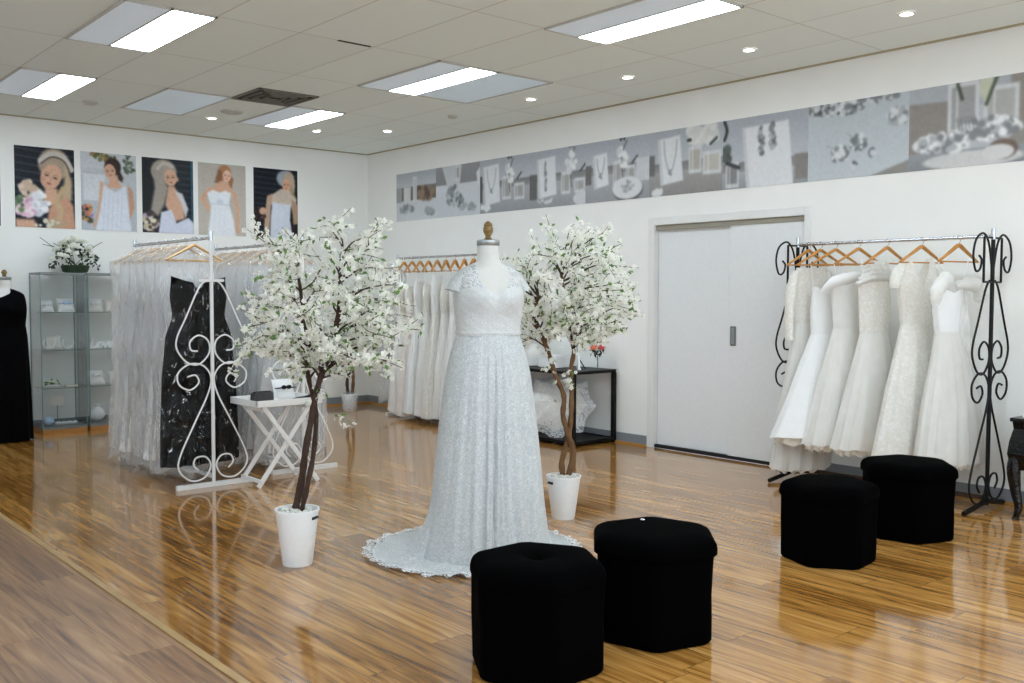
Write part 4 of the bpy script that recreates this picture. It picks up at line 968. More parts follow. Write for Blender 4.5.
# rack behind (nearest left) - white gowns and the black gown
place_set([2.68,2.90,3.08,3.26,3.44,3.62],-3.92,1.83,'white gown in clear plastic on the rack left of the black gown','plastic covered gowns, left rack','pale wooden hanger on the white rack left of the black gown','hangers on the left white rack',-12,[1,0,2,1,0,2],.16,True,3,wid=.215)
# black gown
bg=thing('evening_gown','black strapless evening gown in shiny plastic at the near end of the white rack','evening gown',(3.88,-3.92,0),R(10)); bg.scale=(1,1.14,1)
rows=loft([(1.50,.20,.05,0,0),(1.40,.21,.06,0,0),(1.25,.19,.06,0,0),(1.12,.24,.07,0,.0),(.8,.27,.09,0,0),(.4,.285,.1,0,0),(.16,.285,.11,-.0,0)],72,8,.012,4,top_fn=lambda a:.05*abs(math.sin(a))**2-.035*(abs(math.sin(a))<.3),hem=.012)
MB().grid(rows,True,flip=True).build('gown_body',M['velvet2'],bg)
for sy in (-1,1): MB().tube([(0,sy*.12,1.46),(0,sy*.1,1.70)],.003,6).build('hanging_loop',M['satin'],bg)
rows=loft([(1.53,.17,.06,0,0),(1.45,.215,.075,0,0),(1.3,.22,.075,0,0),(1.12,.26,.085,0,.0),(.8,.29,.105,0,0),(.4,.30,.115,0,0),(.11,.31,.125,-.0,0)],140,11,.012,8,top_fn=lambda a:.03*abs(math.sin(a))**2,hem=.02)
MB().grid(crumple(refine(rows,2),.016,9),True,flip=True).build('plastic_cover',M['film_b'],bg)
hb=hanger_obj('pale wooden hanger holding the black gown','hangers on the left white rack',True); hb.location=(3.88,-3.95,1.824); hb.rotation_euler=(0,0,R(-6))
# second white rack
place_set([2.55,2.75,2.95,3.15,3.35,3.55,3.74],-3.11,1.83,'white gown in clear plastic on the rack behind the tray table','plastic covered gowns, rack behind the tray table','wooden hanger on the rack behind the left blossom tree','hangers on the rack behind the left tree',-4,[1,4,3,1,2,0,1],.13,True,23,wid=.26)
# back rack
place_set([1.49+.163*i for i in range(10)],-.45,1.84,'long white gown in the close row on the rack nearest the wall corner','gowns on the back rack','wooden hanger in the close row on the back rack','hangers on the back rack',36,[1,3,0,1,2,1,0,3],.06,False,43,film=False,wid=.27,thick=.12)
tag(MB().grid([[ (p[0]*.8+1.30,p[1]*.8-.47,p[2]) for p in r] for r in film_cover(1.78,.16,.25,.06,5)],True,flip=True).build('garment_bag',M['film']),'empty clear plastic garment bag at the left end of the back rack','garment bag')

# six dresses on the black rack -------------------------------------------------
RZ=1.81; RY=-.30
hl=hanger_obj('light wooden hanger on the black iron rack','hangers on the black rack')
hx=[6.724,6.827,6.953,7.14,7.361,7.616,7.874]; hr=[14,20,22,20,14,14,10]
for i,x in enumerate(hx):
    if i==0: hl.location=(x,RY,RZ-.006); hl.rotation_euler=(0,0,R(-hr[i])); g=hl
    else: g=dup(hl,(x,RY,RZ-.006),R(-hr[i]))
def dress(label,x,rot,y=RY): return thing('wedding_gown',label,'wedding gown',(x,y,0),R(rot),None)
def skirt_part(g,rings,NA,folds,amp,seed,mat,hem=.015,name='skirt',top_fn=None,pet=None):
    rows=loft(rings,NA,folds,amp,seed,hem=hem,top_fn=top_fn); MB().grid(rows,True,flip=True).build(name,mat,g)
    if pet:
        r2=[(z-(pet[0] if i==len(rings)-1 else .02),hw*.87,hd*.82,a,b) for i,(z,hw,hd,a,b) in enumerate(rings)]
        rows=loft(r2,NA,folds+5,amp*1.2,seed+2,hem=.025); MB().grid(rows,True,flip=True).build('petticoat',pet[1],g)
def puff(g,pts,rads,mat,name='off_shoulder_sleeve',seed=1,amp=.12):
    rs=random.Random(seed); P=catmull(pts,6); n=len(P); rad=list(np.interp(np.linspace(0,1,n),np.linspace(0,1,len(rads)),rads)); rad=[r*(1+amp*math.sin(i*2.1+seed)) for i,r in enumerate(rad)]
    MB().tube(P,rad,16,flat=.75).build(name,mat,g)
# 1 long sleeved lace gown farthest left
g=dress('long sleeved lace gown at the far left of the black rack, hem near floor',6.75,-22)
skirt_part(g,[(1.63,.13,.03,0,0),(1.5,.17,.045,0,0),(1.2,.14,.05,0,0)],48,6,.004,1,M['lacec'],name='bodice')
skirt_part(g,[(1.21,.14,.05,0,0),(.9,.18,.07,-.02,0),(.5,.23,.09,-.04,.0),(.10,.25,.11,-.07,0)],90,9,.014,2,M['tulle'],pet=(.02,M['tullec']))
for sy in (-1,1): puff(g,[(0,sy*.14,1.60),(.01,sy*.185,1.45),(.015,sy*.2,1.25),(.02,sy*.2,1.08)],[.035,.045,.04,.035],M['lacec'],'long_sleeve',3,.04)
# 2 satin A-line
g=dress('plain strapless satin gown with wide skirt, second from left on black rack',6.90,-30,RY-.05)
skirt_part(g,[(1.44,.12,.05,.02,0),(1.3,.125,.055,.01,0),(1.12,.105,.055,0,0)],48,5,.002,5,M['satin'],name='bodice',top_fn=lambda a:.05*abs(math.sin(a)))
skirt_part(g,[(1.13,.105,.055,0,0),(.95,.16,.085,-.02,0),(.65,.25,.12,-.06,.02),(.37,.34,.16,-.1,.03)],90,5,.010,6,M['satin'],pet=(.05,M['tullec']))
for sy in (-1,1): MB().tube([(0,sy*.09,1.46),(0,sy*.12,1.68)],.003,6).build('strap',M['satin'],g)
# 3 off shoulder tulle
g=dress('tulle gown with puffed satin shoulder drape, third from left on the black rack',7.08,-26,RY-.04)
skirt_part(g,[(1.50,.13,.05,0,0),(1.35,.13,.055,0,0),(1.17,.11,.055,0,0)],48,7,.004,8,M['tulle'],name='bodice')
skirt_part(g,[(1.18,.11,.055,0,0),(1.0,.15,.08,-.01,0),(.7,.22,.12,-.03,0),(.33,.29,.15,-.06,0)],96,11,.010,9,M['tulle'],pet=(.04,M['tullec']))
puff(g,[(-.02,-.19,1.44),(.05,-.14,1.52),(.06,0,1.55),(.05,.12,1.54),(0,.19,1.46)],[.03,.05,.052,.05,.03],M['satin'],'shoulder_drape',2,.06)
for sy in (-1,1): MB().tube([(0,sy*.09,1.5),(0,sy*.12,1.68)],.003,6).build('strap',M['satin'],g)
# 4 ruffle shoulder, beaded bodice
g=dress('gown with ruffled shoulders above a beaded bodice, in the middle of the black rack',7.29,-24,RY-.03)
skirt_part(g,[(1.50,.13,.055,-.01,0),(1.35,.13,.06,0,0),(1.14,.115,.055,0,0)],48,7,.004,11,M['lacec'],name='bodice',top_fn=lambda a:.03*math.cos(a))
skirt_part(g,[(1.15,.115,.055,0,0),(1.0,.15,.08,0,0),(.7,.22,.12,-.01,0),(.32,.28,.14,-.05,0)],96,10,.010,12,M['tulle'],pet=(.04,M['tullec']))
for q in range(4): puff(g,[(.02,-.17+.02*q,1.50+.035*q),(.05,-.08,1.545+.03*q),(.055,.02,1.55+.03*q),(.03,.13-.02*q,1.53+.035*q)],[.018,.034,.034,.018],M['tulle'],'ruffle',q,.25)
for sy in (-1,1): MB().tube([(0,sy*.09,1.5),(0,sy*.12,1.68)],.003,6).build('strap',M['satin'],g)
# 5 lace V neck
g=dress('v-neck floral lace dress with cap sleeves, second from the right on the black rack',7.60,-22,RY-.02)
def vtop(a):
    s=math.sin(a); y=abs(.17*s); front=math.cos(a)>0
    return interp(y,[0,.04,.09,.13,.17],[-.19,-.10,0,.03,-.02]) if front else interp(y,[0,.04,.09,.13,.17],[-.17,-.12,-.02,.03,-.02])
rows=loft([(1.66,.14,.035,0,0),(1.58,.17,.05,0,0),(1.48,.165,.06,0,0),(1.36,.145,.062,0,0),(1.22,.125,.058,0,0)],72,6,.003,14,top_fn=vtop); MB().grid(rows,True,flip=True).build('bodice',M['lacec'],g)
for sy in (-1,1): puff(g,[(.0,sy*.13,1.63),(.01,sy*.175,1.58),(.012,sy*.2,1.52),(.012,sy*.205,1.47)],[.03,.045,.042,.034],M['lacec'],'cap_sleeve',2,.04)
skirt_part(g,[(1.23,.125,.058,0,0),(1.1,.15,.075,0,0),(.8,.21,.115,-.015,0),(.31,.285,.14,-.05,0)],110,7,.013,15,M['lacec'],hem=.014,pet=(-.03,M['tullec']))
MB().grid(loft([(1.24,.127,.060,0,0),(1.215,.127,.060,0,0)],72,6,.001,14),True,flip=True).build('waistband',M['lacec'],g)
# 6 off shoulder tulle right
g=dress('tulle gown with off shoulder puff sleeves at the right end of the black rack',7.86,-20,RY-.04)
skirt_part(g,[(1.44,.115,.05,-.04,0),(1.32,.115,.05,-.05,0),(1.17,.10,.05,-.04,0)],48,6,.003,17,M['satin'],name='bodice',top_fn=lambda a:.04*abs(math.sin(a)))
skirt_part(g,[(1.18,.10,.05,-.04,0),(1.0,.14,.08,-.02,0),(.7,.22,.12,0,0),(.29,.28,.14,.0,0)],110,14,.009,18,M['tulle'],pet=(.03,M['tullec']))
puff(g,[(.05,-.2,1.36),(.06,-.19,1.46),(.05,-.11,1.53),(.02,-.05,1.51)],[.03,.055,.055,.03],M['tulle'],seed=3)
puff(g,[(.02,.0,1.49),(.06,.08,1.50),(.06,.17,1.48),(.03,.20,1.38)],[.03,.06,.062,.03],M['tulle'],seed=4)
for sy in (-1,1): MB().tube([(0,sy*.09-.02,1.45),(0,sy*.13,1.67)],.0035,6).build('strap',M['satin'],g)
MB().grid(loft([(1.5,.1,.045,.05,-.04),(1.2,.14,.05,.05,-.04),(.36,.21,.06,.06,-.06)],60,9,.012,33),True,flip=True).build('net_overlay',M['veil'],g)

# ------------------------------------------------------------------ tray table and what lies on it
t=thing('tray_table','white folding tray table with crossed legs beside the black gown','folding table',(4.20,-3.45,0))
m=MB(); m.box(-.22,.22,-.28,.26,.600,.612); 
for a in ((-.22,.22,-.28,-.268),(-.22,.22,.248,.26),(-.22,-.208,-.28,.26),(.208,.22,-.28,.26)): m.box(a[0],a[1],a[2],a[3],.612,.648)
m.build('tray',M['white_paint'],t,smooth=False,bevel=.003)
for x in (-.165,.165):
    MB().bar((x+(.018 if x<0 else -.018),-.235,.004),(x+(.018 if x<0 else -.018),.20,.598),.018,.034).build('leg',M['white_paint'],t,smooth=False,bevel=.003)
    MB().bar((x,.245,.004),(x,-.20,.598),.018,.034).build('leg',M['white_paint'],t,smooth=False,bevel=.003)
for y_,z_ in ((-.215,.045),(.225,.045),(-.19,.57),(.19,.57)):
    MB().bar((-.172,y_,z_),(.172,y_,z_),.016,.028).build('rung',M['white_paint'],t,smooth=False,bevel=.003)
m=MB(); rows=[]
for z,k in ((.0,.96),(.006,1.0),(.04,1.03),(.075,1.0),(.09,.9)): rows.append([(.035*k*math.copysign(abs(math.cos(a))**.5,math.cos(a)),.085*k*math.copysign(abs(math.sin(a))**.4,math.sin(a)),z) for a in np.linspace(0,2*PI,32,endpoint=False)])
m.grid(rows,True); m.add(rows[0],[tuple(range(31,-1,-1))]); m.add(rows[-1],[tuple(range(32))])
cl=thing('clutch_bag','black sequinned clutch bag at the left end of the tray table','clutch bag',(4.33,-3.64,.6125),R(6)); m.build('bag_body',M['sequin'],cl); MB().tube([(0,-.07,.092),(0,.07,.092)],.006,8).build('clasp_bar',M['black'],cl)
def pillow(name,label,cat,loc,rz,s,mat,tilt=0,bow=None,group=None):
    p=thing(name,label,cat,loc,rz,group); m=MB(); n=14; top=[];bot=[]
    for sgn in (1,-1):
        P=[[(s*(i/n-.5)*(1-.08*math.sin(PI*j/n)*0),s*(j/n-.5),sgn*(.035*(s/.14))*max(0,(math.sin(PI*i/n)*math.sin(PI*j/n)))**.45) for i in range(n+1)] for j in range(n+1)]
        c,sn=math.cos(tilt),math.sin(tilt)
        P=[[(x*c+z*sn, y, -x*sn+z*c) for x,y,z in r] for r in P]; m.grid(P,flip=(sgn<0))
    zmin=min(v[2] for v in m.v); m.v=[(a,b,c_-zmin) for a,b,c_ in m.v]; m.build('cushion',mat,p)
    if bow:
        c,sn=math.cos(tilt),math.sin(tilt); hh=-zmin
        b=MB(); b.tube([(.036*sn+0*c,-s*.5,hh+.036*c),(.037*sn*(s/.14),0,hh+.037*c*(s/.14)),(.036*sn,s*.5,hh+.036*c)],.011,8,flat=.4); b.ball((.045*sn*(s/.14),-.02,hh+.045*c*(s/.14)),.012,.022,.016); b.ball((.045*sn*(s/.14),.02,hh+.045*c*(s/.14)),.012,.022,.016); b.build('ribbon_bow',bow,p)
    return p
pillow('ring_pillow','white ring pillow with a black lace ribbon standing on the tray table','ring pillow',(4.12,-3.36,.6125),0,.17,M['satin'],R(66),M['black'])
m=MB(); m.tube(catmull([(4.33,-3.50,.622),(4.30,-3.45,.628),(4.32,-3.40,.624),(4.30,-3.36,.63)],4),[.008,.012,.014,.012,.010,.012,.014,.012,.010,.012,.014,.012,.008],8,flat=.6); tag(m.build('lace_garter',M['black']),'crumpled black lace garter lying in the tray between clutch and shoe','garter')
m=MB(); rows=[]
for u in np.linspace(0,1,12):
    w_=interp(u,[0,.2,.5,.8,1],[.008,.03,.022,.03,.012]); z_=interp(u,[0,.3,.6,1],[.02,.03,.035,.06]); rows.append([(w_*math.cos(a),-.1+.2*u,.004+max(0,.5+.5*math.sin(a))*z_) for a in np.linspace(0,2*PI,14,endpoint=False)])
m.grid(rows,True); m.add(rows[0],[tuple(range(14))]); m.add(rows[-1],[tuple(range(13,-1,-1))]); so=m.build('bridal_shoe',M['black']); so.location=(4.32,-3.30,.6125); tag(so,'black satin shoe at the right end of the tray table','shoe')
pillow('keepsake_cushion','small white cushion lying flat at the back of the tray table','cushion',(4.06,-3.52,.6125),R(10),.12,M['lacec'])

# ------------------------------------------------------------------ black display table with parasol
t=thing('display_table','black metal console table against the wall by the doors','table',(0,0,0)); tx0,tx1,ty0,ty1,tz=3.18,4.45,-.58,-.04,.705
for x,y in ((tx0,ty0),(tx1,ty0),(tx0,ty1),(tx1,ty1)): MB().box(x-.019,x+.019,y-.019,y+.019,0,tz-.03).build('leg',M['black'],t,smooth=False,bevel=.002)
m=MB().box(tx0-.02,tx1+.02,ty0-.02,ty1+.02,tz-.006,tz); m.box(tx0-.015,tx1+.015,ty0-.015,ty0+.015,tz-.03,tz-.006); m.box(tx0-.015,tx1+.015,ty1-.015,ty1+.015,tz-.03,tz-.006); m.box(tx0-.015,tx0+.015,ty0,ty1,tz-.03,tz-.006); m.box(tx1-.015,tx1+.015,ty0,ty1,tz-.03,tz-.006)
m.build('table_top',M['black'],t,smooth=False,bevel=.002)
MB().box(tx0,tx1,ty0+.015,ty1-.015,.03,.042).build('lower_shelf',M['black'],t,smooth=False)
m=MB(); m.box(tx0,tx1,ty0-.012,ty0+.012,.02,.05); m.box(tx0,tx1,ty1-.012,ty1+.012,.02,.05); m.box(tx1-.012,tx1+.012,ty0,ty1,.02,.05); m.box(tx0-.012,tx0+.012,ty0,ty1,.02,.05); m.build('lower_frame',M['black'],t,smooth=False)
# parasol lies open on its side on the lower shelf
par=thing('lace_parasol','open white lace parasol resting on its edge under the black console table','parasol',(4.02,-.36,.345))
par.rotation_euler=(R(68),0,R(32))
m=MB(); rows=[]; NP=96; RP=.37
for q in np.linspace(.03,1,14):
    row=[]
    for i in range(NP):
        a=2*PI*i/NP; rb=1-abs(math.sin(4*a)); rr=RP*q*(1-.17*(1-rb)*q); z=.13*(1-q*q)-.012*(1-rb)*q
        if q>.99: rr*=1+.02*abs(math.sin(a*24))
        row.append((rr*math.cos(a),rr*math.sin(a),z))
    rows.append(row)
m.grid(rows[:11],True); b_=MB().grid(rows[10:],True); b_.build('lace_border',M['lacehem'],par); par_lace=cloth_mat('parasol_lace',(242,242,238),(226,226,221),30,.25,.3,sharp=.3,alpha=(.335,.9)); m.build('canopy',par_lace,par)
for k in range(8):
    a=k*PI/4; MB().tube([(RP*q*math.cos(a),RP*q*math.sin(a),.13*(1-q*q)-.004) for q in (0.03,.3,.6,.8,.98)],.0022,5).build('rib',M['white_metal'],par)
MB().tube([(0,0,.17),(0,0,-.2)],.006,8).build('shaft',M['woodpale'],par)
# things on the table
def rosette(mb,c,r,mi=0,rs=random):
    for k in range(3):
        n=5+k; 
        for i in range(n):
            a=2*PI*i/n+k*.6; rr=r*(.35+.3*k); tilt=.9-.3*k
            d=Vector((math.cos(a),math.sin(a),0)); s=Vector((-math.sin(a),math.cos(a),0)); b=Vector(c)+d*rr*.35; tp=Vector(c)+d*rr+Vector((0,0,r*(.75-.28*k)))
            mb.add([b-s*r*.14,b+s*r*.14,tp.lerp(b,.3)+s*r*.34,tp,tp.lerp(b,.3)-s*r*.34],[(0,1,2,3,4)],mi)
t=thing('flower_vase','small posy of peach and pink flowers in a slim glass on the console table','flowers',(4.37,-.18,tz))
MB().lathe([(.018,.0),(.022,.004),(.006,.02),(.006,.08),(.02,.12),(.022,.15)],16).build('glass_vase',M['glass'],t); MB().tube([(0,0,.02),(0,0,.15)],.004,6).build('stem',M['leafdk'],t)
m=MB(); 
for q in ((-.03,-.03,.20),(-.01,-.05,.19),(-.04,0,.215)): rosette(m,q,.05)
m.build('peach_flower',M['peach'],t); m=MB()
for q in ((.02,.035,.205),(.035,.01,.19),(.0,.05,.2)): rosette(m,q,.048)
m.build('pink_flower',M['pink'],t); rs_=np.random.default_rng(8); c_=[(rs_.uniform(-.05,.05),rs_.uniform(-.05,.05),rs_.uniform(.14,.19)) for _ in range(40)]; vs,fs=leaves(c_,.045,rs_); MB().add(vs,fs).build('leaves',M['leafdk'],t,smooth=False)
# white wooden R shaped easel sign
t=thing('letter_ornament','white open letter shaped stand beside the posy on the console table','ornament',(4.27,-.34,tz),R(-38+90)); m=MB(); m.bar((0,-.05,.016),(0,-.035,.155),.02,.016); m.tube(catmull([(0,-.035,.15),(0,.02,.158),(0,.048,.125),(0,.02,.09),(0,-.03,.085)],5),.009,8); m.build('letter_bowl',M['white_paint'],t,smooth=False); MB().bar((0,-.005,.088),(0,.06,.012),.02,.018).build('letter_leg',M['white_paint'],t,smooth=False); MB().bar((0,-.075,.008),(0,-.02,.008),.03,.016).build('letter_foot',M['white_paint'],t,smooth=False); MB().bar((.01,.02,.1),(.07,.05,.004),.006,.008).build('back_strut',M['black'],t,smooth=False)
t=thing('storage_box','white gift box on the console table behind the right blossom tree','box',(3.86,-.28,tz)); MB().box(-.13,.13,-.09,.09,0,.09).build('box_body',M['white_paint'],t,smooth=False,bevel=.004); MB().box(-.135,.135,-.095,.095,.09,.12).build('box_lid',M['satin'],t,smooth=False,bevel=.004)
m=MB().lathe([(.10,0),(.12,.01),(.115,.06),(.1,.14),(.06,.2),(.02,.22)],28); o=m.build('veiled_hat',M['tulle']); o.location=(3.58,-.3,tz); tag(o,'rounded white tulle hat on the console table, left of the gift box','hat')

# ------------------------------------------------------------------ glass cabinets
def cabinet(y,label):
    t=thing('display_cabinet',label,'display cabinet',(.06,y,0),0,'glass display cabinets'); D,Wd,H=.38,.43,1.635
    MB().box(0,D,0,Wd,0,.042).build('base',M['cabwood'],t,smooth=False,bevel=.003)
    m=MB(); m.box(0,D,0,Wd,.042,.07); m.box(0,D,0,Wd,H-.022,H); m.build('cap_frame',M['cabalu'],t,smooth=False)
    for a in ((.0,.004,.0,Wd),(.0,D,.0,.004),(.0,D,Wd-.004,Wd)): MB().box(a[0],a[1],a[2],a[3],.07,H-.03).build('glass_side',M['glass'],t,smooth=False)
    dr=MB().box(D-.004,D,.006,Wd-.006,.07,H-.03).build('glass_door',M['glass'],t,smooth=False); MB().box(D,D+.006,Wd-.03,Wd-.02,.8,.9).build('door_pull',M['cabalu'],dr,smooth=False)
    for (a,b) in ((0,0),(0,Wd),(D,0),(D,Wd)): MB().box(a-.004,a+.004,b-.004,b+.004,.055,H).build('corner_edge',M['gedge'],t,smooth=False)
    for z in SHZ: 
        sh=MB().box(.006,D-.006,.006,Wd-.006,z,z+.006).build('glass_shelf',M['glass'],t,smooth=False); MB().box(D-.008,D-.005,.006,Wd-.006,z,z+.0062).build('shelf_edge',M['gedge'],sh,smooth=False)
SHZ=[.455,.84,1.225]
C1,C2=-4.115,-3.655
cabinet(C1,'tall glass display cabinet, the left one, beside the black dress form'); cabinet(C2,'tall glass display cabinet, the right one, partly behind plastic covered gowns')
def horseshoe(x,y,z,label,rz=0):
    t=thing('horseshoe',label,'horseshoe ornament',(x,y,z),rz,'white horseshoes'); P=catmull([(0,-.045,.11),(0,-.055,.06),(0,-.03,.018),(0,.0,.011),(0,.03,.018),(0,.055,.06),(0,.045,.11)],4); MB().tube(P,.011,8).build('shoe_arc',M['satin'],t); MB().ball((.012,0,.018),.008,.02,.014).build('ribbon',M['satin'],t)
Z=[.072]+[z+.0068 for z in SHZ]
pillow('ring_pillow','white ring pillow, leftmost on the top shelf of the left cabinet','ring pillow',(.24,C1+.11,Z[3]),0,.13,M['satin'],R(65),M['satin'],'pillows in the cabinets')
pillow('ring_pillow','white ring pillow with a pale blue ribbon on the top shelf of the left cabinet','ring pillow',(.26,C1+.29,Z[3]),0,.16,M['satin'],R(62),M['blue'],'pillows in the cabinets')
horseshoe(.28,C1+.12,Z[2],'white horseshoe at the left of the second shelf, left cabinet'); horseshoe(.28,C1+.30,Z[2],'white horseshoe at the right of the second shelf, left cabinet',R(8))
pillow('ring_pillow','white ring pillow standing behind the two horseshoes','ring pillow',(.15,C1+.2,Z[2]),0,.15,M['lacec'],R(66),None,'pillows in the cabinets')
t=thing('flower_posy','small bunch of cream flowers and leaves on the third shelf of the left cabinet','flowers',(.24,C1+.15,Z[1])); m=MB()
for q in ((0,-.05,.03),(.02,0,.04),(0,.05,.03),(.03,-.03,.05),(-.02,.03,.045)): rosette(m,q,.035)
m.build('flower_heads',M['petal'],t); rs_=np.random.default_rng(3); vs,fs=leaves([(rs_.uniform(-.05,.05),rs_.uniform(-.08,.08),rs_.uniform(.035,.05)) for _ in range(30)],.034,rs_); MB().add(vs,fs).build('leaves',M['leaf'],t,smooth=False); MB().tube([(0,-.07,.012),(0,.07,.012)],.011,8).build('binding',M['satin'],t)
tag(MB().box(.25,.33,C1+.26,C1+.38,Z[1],Z[1]+.014).build('photo_album',M['tullec'],smooth=False,bevel=.003),'thin cream album lying beside the cream flowers','album')
t=thing('sign_card','small printed card standing on the floor of the left cabinet','card',(.2,C1+.14,Z[0])); m=MB().bar((0,0,.24),(0,.13,.24),.003,.10); m.build('card',M['paper'],t,smooth=False); MB().tube([(0,.065,0),(0,.065,.19)],.004,6).lathe([(.03,0),(.03,.005)],16,c=(0,.065,0)).build('card_stand',M['cabalu'],t)
m=MB().ball((.29,C1+.1,Z[0]+.045),.045,.05,.045,16,10); tag(m.build('fabric_rose',M['blue']),'pale blue satin rosette at the bottom of the left cabinet','rosette')
m=MB(); P=[[(.2+.12*i/8,C1+.17+.2*j/10,Z[0]+.008+.018*math.sin(PI*i/8)*abs(math.sin(j*1.1))+.004) for i in range(9)] for j in range(11)]; m.grid(P); m.grid([[ (a,b,Z[0]+.001) for a,b,c in r] for r in P],flip=True); tag(m.build('lace_handkerchief',M['satin']),'folded white satin cloth at the bottom of the left cabinet','cloth')
# right cabinet
pillow('ring_pillow','white ring pillow leaning at the left of the top shelf, right cabinet','ring pillow',(.25,C2+.12,Z[3]),R(-15),.15,M['lacec'],R(64),M['satin'],'pillows in the cabinets')
pillow('ring_pillow','blush ring pillow at the right of the top shelf, right cabinet','ring pillow',(.25,C2+.3,Z[3]),0,.15,M['pinkish'],R(60),None,'pillows in the cabinets')
cu=bpy.data.curves.new('love_word_sign','FONT'); cu.body='Love'; cu.size=.135; cu.extrude=.011; cu.bevel_depth=.0035; cu.shear=.25; cu.space_character=.93; cu.offset=.0035
tmp=bpy.data.objects.new('love_word_sign',cu); C.objects.link(tmp); me=bpy.data.meshes.new_from_object(tmp.evaluated_get(bpy.context.evaluated_depsgraph_get())); bpy.data.objects.remove(tmp); bpy.data.curves.remove(cu)
o=bpy.data.objects.new('love_word_sign',me); C.objects.link(o); me.materials.clear(); me.materials.append(M['white_paint']); o.rotation_euler=(PI/2,0,PI/2); o.location=(.31,C2+.035,Z[2]+.006); tag(o,'white freestanding script word Love in the right cabinet','word ornament')
pillow('ring_pillow','white pillow tilted on the third shelf of the right cabinet','ring pillow',(.24,C2+.12,Z[1]),0,.17,M['satin'],R(58),M['lacec'],'pillows in the cabinets')
m=MB().lathe([(.045,0),(.05,.01),(.055,.12),(.05,.125),(.045,.12)],24,c=(.25,C2+.3,Z[1])); tag(m.build('keepsake_jar',M['satin']),'round white keepsake jar beside the tilted pillow','jar')
m=MB().ball((.24,C2+.13,Z[0]+.075),.07,.08,.075,20,12); m.tube([(.24,C2+.13,Z[0]+.14),(.24,C2+.13,Z[0]+.175)],[.02,.03],12); tag(m.build('satin_purse',M['satin']),'round white satin purse at the bottom of the right cabinet','purse')
m=MB(); m.tube([(.3,C2+.27,Z[0]+.012),(.3,C2+.38,Z[0]+.06)],[.012,.006],8); m.tube([(.27,C2+.3,Z[0]+.012),(.33,C2+.36,Z[0]+.04)],.008,8); tag(m.build('feather_pen',M['black']),'black and white pen set lying right of the satin purse','pen')
m=MB().box(.28,.34,C2+.3,C2+.36,SHZ[2]+.25,SHZ[2]+.29)
# flowers on top of the cabinets
t=thing('flower_arrangement','large white rose and greenery arrangement on top of the glass cabinets','flower arrangement',(.25,-3.72,1.636))
MB().lathe([(.09,0),(.12,.01),(.14,.07),(.13,.08),(.02,.075)],24).build('bowl',M['leafdk'],t)
rs_=np.random.default_rng(21); m=MB(); c_=[]
for i in range(48):
    a=rs_.uniform(0,2*PI); q=rs_.uniform(0,1)**.6; m=MB(); rosette(m,(.16*q*math.cos(a)+.02,.26*q*math.sin(a),.13+.20*(1-q*q)+rs_.uniform(-.02,.03)),.052); m.build('rose',M['petal'],t)

for i in range(130):
    a=rs_.uniform(0,2*PI); q=rs_.uniform(0,1)**.5; c_.append((.17*q*math.cos(a),.27*q*math.sin(a),.06+.25*(1-q*q)*rs_.uniform(.5,1.1)))
vs,fs=leaves(c_,.055,rs_); MB().add(vs,fs).build('greenery',M['leafdk'],t,smooth=False,kind='stuff')
m=MB()
for i in range(7):
    a=rs_.uniform(0,2*PI); m.tube(catmull([(0,0,.08),(.1*math.cos(a),.2*math.sin(a),.25),(.17*math.cos(a),.34*math.sin(a),.24+rs_.uniform(-.1,.14))],4),.003,5)
m.build('sprigs',M['leafdk'],t)

# ------------------------------------------------------------------ black gown on a form, left edge
fx,fy=.64,-4.485
form2=thing('dress_form','dress form with wooden knob at the left edge wearing a black gown','dress form',(fx,fy,0),R(-10))
m=MB(); m.grid([[tuple(Vector(torso(2*PI*i/64,z))*1.0+Vector((0,0,-.13))) for i in range(64)] for z in np.linspace(1.2,1.68,30)],True); m.build('torso',M['manne'],form2)
MB().lathe([(.058,1.55),(.062,1.555),(.062,1.578),(.02,1.583)],24).build('neck_plate',M['mancap'],form2); MB().lathe([(.012,1.582),(.022,1.588),(.014,1.595),(.026,1.62),(.02,1.64),(.006,1.65)],16).build('finial',M['brass'],form2); MB().tube([(0,0,.02),(0,0,1.2)],.018,10).lathe([(.14,0),(.14,.012),(.03,.03)],24).build('stand',M['black'],form2)
g2=thing('evening_gown','black one shoulder evening gown on the dress form at the left edge','evening gown',(fx,fy,0),R(-10))
def top2(th):
    y=torso(th,1.42)[1]; return interp(y,[-.18,-.05,.06,.12,.17],[1.34,1.38,1.43,1.47,1.46])
rows=[[tuple(Vector(torso(2*PI*i/64,1.205+(top2(2*PI*i/64)+.13-1.205)*t_,.008))+Vector((0,0,-.13))) for i in range(64)] for t_ in np.linspace(0,1,18)]
MB().grid(rows,True).build('bodice',M['velvet2'],g2)
MB().grid(loft([(1.10,.178,.135,0,0),(1.0,.19,.15,0,0),(.6,.205,.19,0,0),(.012,.215,.21,0,0)],80,9,.012,6,hem=.002),True,flip=True).build('skirt',M['velvet2'],g2)

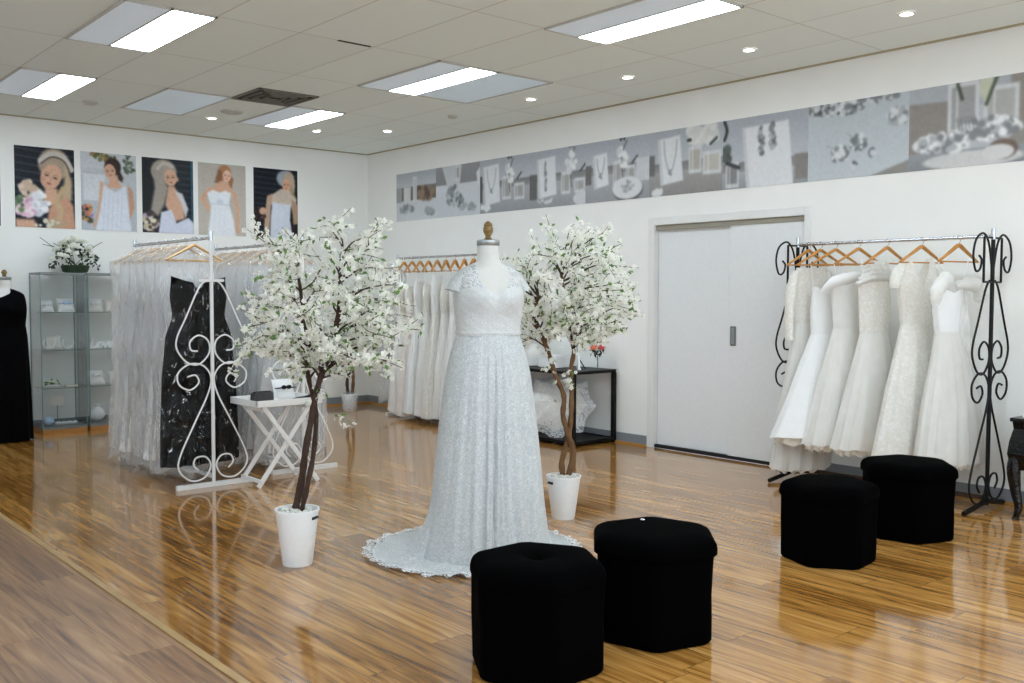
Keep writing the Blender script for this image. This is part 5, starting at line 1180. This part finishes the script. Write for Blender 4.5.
# ------------------------------------------------------------------ black console at the right edge
t=thing('bombe_console','glossy black console with curved legs cut by the right edge','console table',(8.32,-.47,0))
m=MB(); m.box(-.01,.62,-.02,.4,.625,.65); m.build('top',M['blackgloss'],t,smooth=False,bevel=.006)
m=MB(); rows=[]
for z,k in ((.625,-.0),(.58,-.006),(.5,.012),(.42,.02),(.36,.008),(.32,.0)):
    e=-k; rows.append([(x_,y_,z) for x_,y_ in ((0-k,0-k),(.305,-.015-k),(.61+k,0-k),(.61+k,.38),(-k,.38))])
m.grid(rows,True); m.add(rows[-1],[(0,1,2,3,4)]); m.build('body',M['blackgloss'],t,smooth=False)
for x_,y_,sx,sy in ((.03,.03,-1,-1),(.58,.03,1,-1),(.03,.35,-1,1),(.58,.35,1,1)):
    P=catmull([(x_,y_,.42),(x_+sx*.02,y_+sy*.015,.33),(x_+sx*.012,y_+sy*.005,.2),(x_-sx*.008,y_,.08),(x_+sx*.004,y_+sy*.004,.015),(x_+sx*.004,y_+sy*.004,.0)],5); n=len(P)
    MB().tube(P,list(np.interp(np.linspace(0,1,n),[0,.25,.55,.8,.93,1],[.045,.042,.026,.018,.026,.024])),12).build('leg',M['blackgloss'],t)
tag(MB().box(8.36,8.58,-.42,-.25,.651,.672).build('brochure_stack',M['white_paint'],smooth=False,bevel=.003),'white brochures on the black console at the right edge','brochures')

# ------------------------------------------------------------------ light
def area(name,loc,rot,sx,sy,power,col):
    l=bpy.data.lights.new(name,'AREA'); l.shape='RECTANGLE'; l.size=sx; l.size_y=sy; l.energy=power; l.color=col
    o=bpy.data.objects.new(name,l); C.objects.link(o); o.location=loc; o.rotation_euler=rot; return o
WP=1.0
area('unseen_window_light',(X1-.02,-2.6,1.52),(0,R(90),0),2.85,4.2,74*WP,(.84,.93,1))
area('unseen_window_light',(X1-.02,-7.05,1.52),(0,R(90),0),2.85,4.2,74*WP,(.84,.93,1))
area('unseen_window_light',(5.4,Y1+.02,1.52),(R(90),0,0),4.8,2.85,22*WP,(.86,.93,1))  # fill lights at the added back wall windows
area('unseen_window_light',(10.5,Y1+.02,1.52),(R(90),0,0),4.8,2.85,22*WP,(.86,.93,1))
wd=bpy.data.worlds.new('World'); bpy.context.scene.world=wd; wd.use_nodes=True; wd.node_tree.nodes['Background'].inputs[0].default_value=(.75,.85,1,1); wd.node_tree.nodes['Background'].inputs[1].default_value=1.0

# ------------------------------------------------------------------ camera
cam=bpy.data.cameras.new('camera'); co=bpy.data.objects.new('camera',cam); C.objects.link(co)
f_,p_,yaw,roll=973.88,-.0482,.0023,.0022
ang=math.atan2(.6524,-.7579)+yaw
fw=Vector((math.cos(ang)*math.cos(p_),math.sin(ang)*math.cos(p_),math.sin(p_))); rt=Vector((math.sin(ang),-math.cos(ang),0)); up=rt.cross(fw)
rt,up=rt*math.cos(roll)+up*math.sin(roll),-rt*math.sin(roll)+up*math.cos(roll)
mt=Matrix(((rt.x,up.x,-fw.x,10.9197),(rt.y,up.y,-fw.y,-6.8763),(rt.z,up.z,-fw.z,1.4216),(0,0,0,1))); co.matrix_world=mt
cam.sensor_width=36; cam.lens=f_/1024*36; cam.clip_start=.05; cam.clip_end=60
sc=bpy.context.scene; sc.camera=co
sc.view_settings.view_transform='Standard'; sc.view_settings.look='None'; sc.view_settings.gamma=1; sc.view_settings.use_curve_mapping=False
sc.view_settings.exposure=0.19
sc.cycles.use_denoising=True; sc.cycles.max_bounces=10; sc.cycles.diffuse_bounces=8; sc.cycles.transparent_max_bounces=24; sc.cycles.sample_clamp_indirect=6; sc.cycles.caustics_reflective=True; sc.cycles.blur_glossy=1.0; sc.cycles.caustics_refractive=False
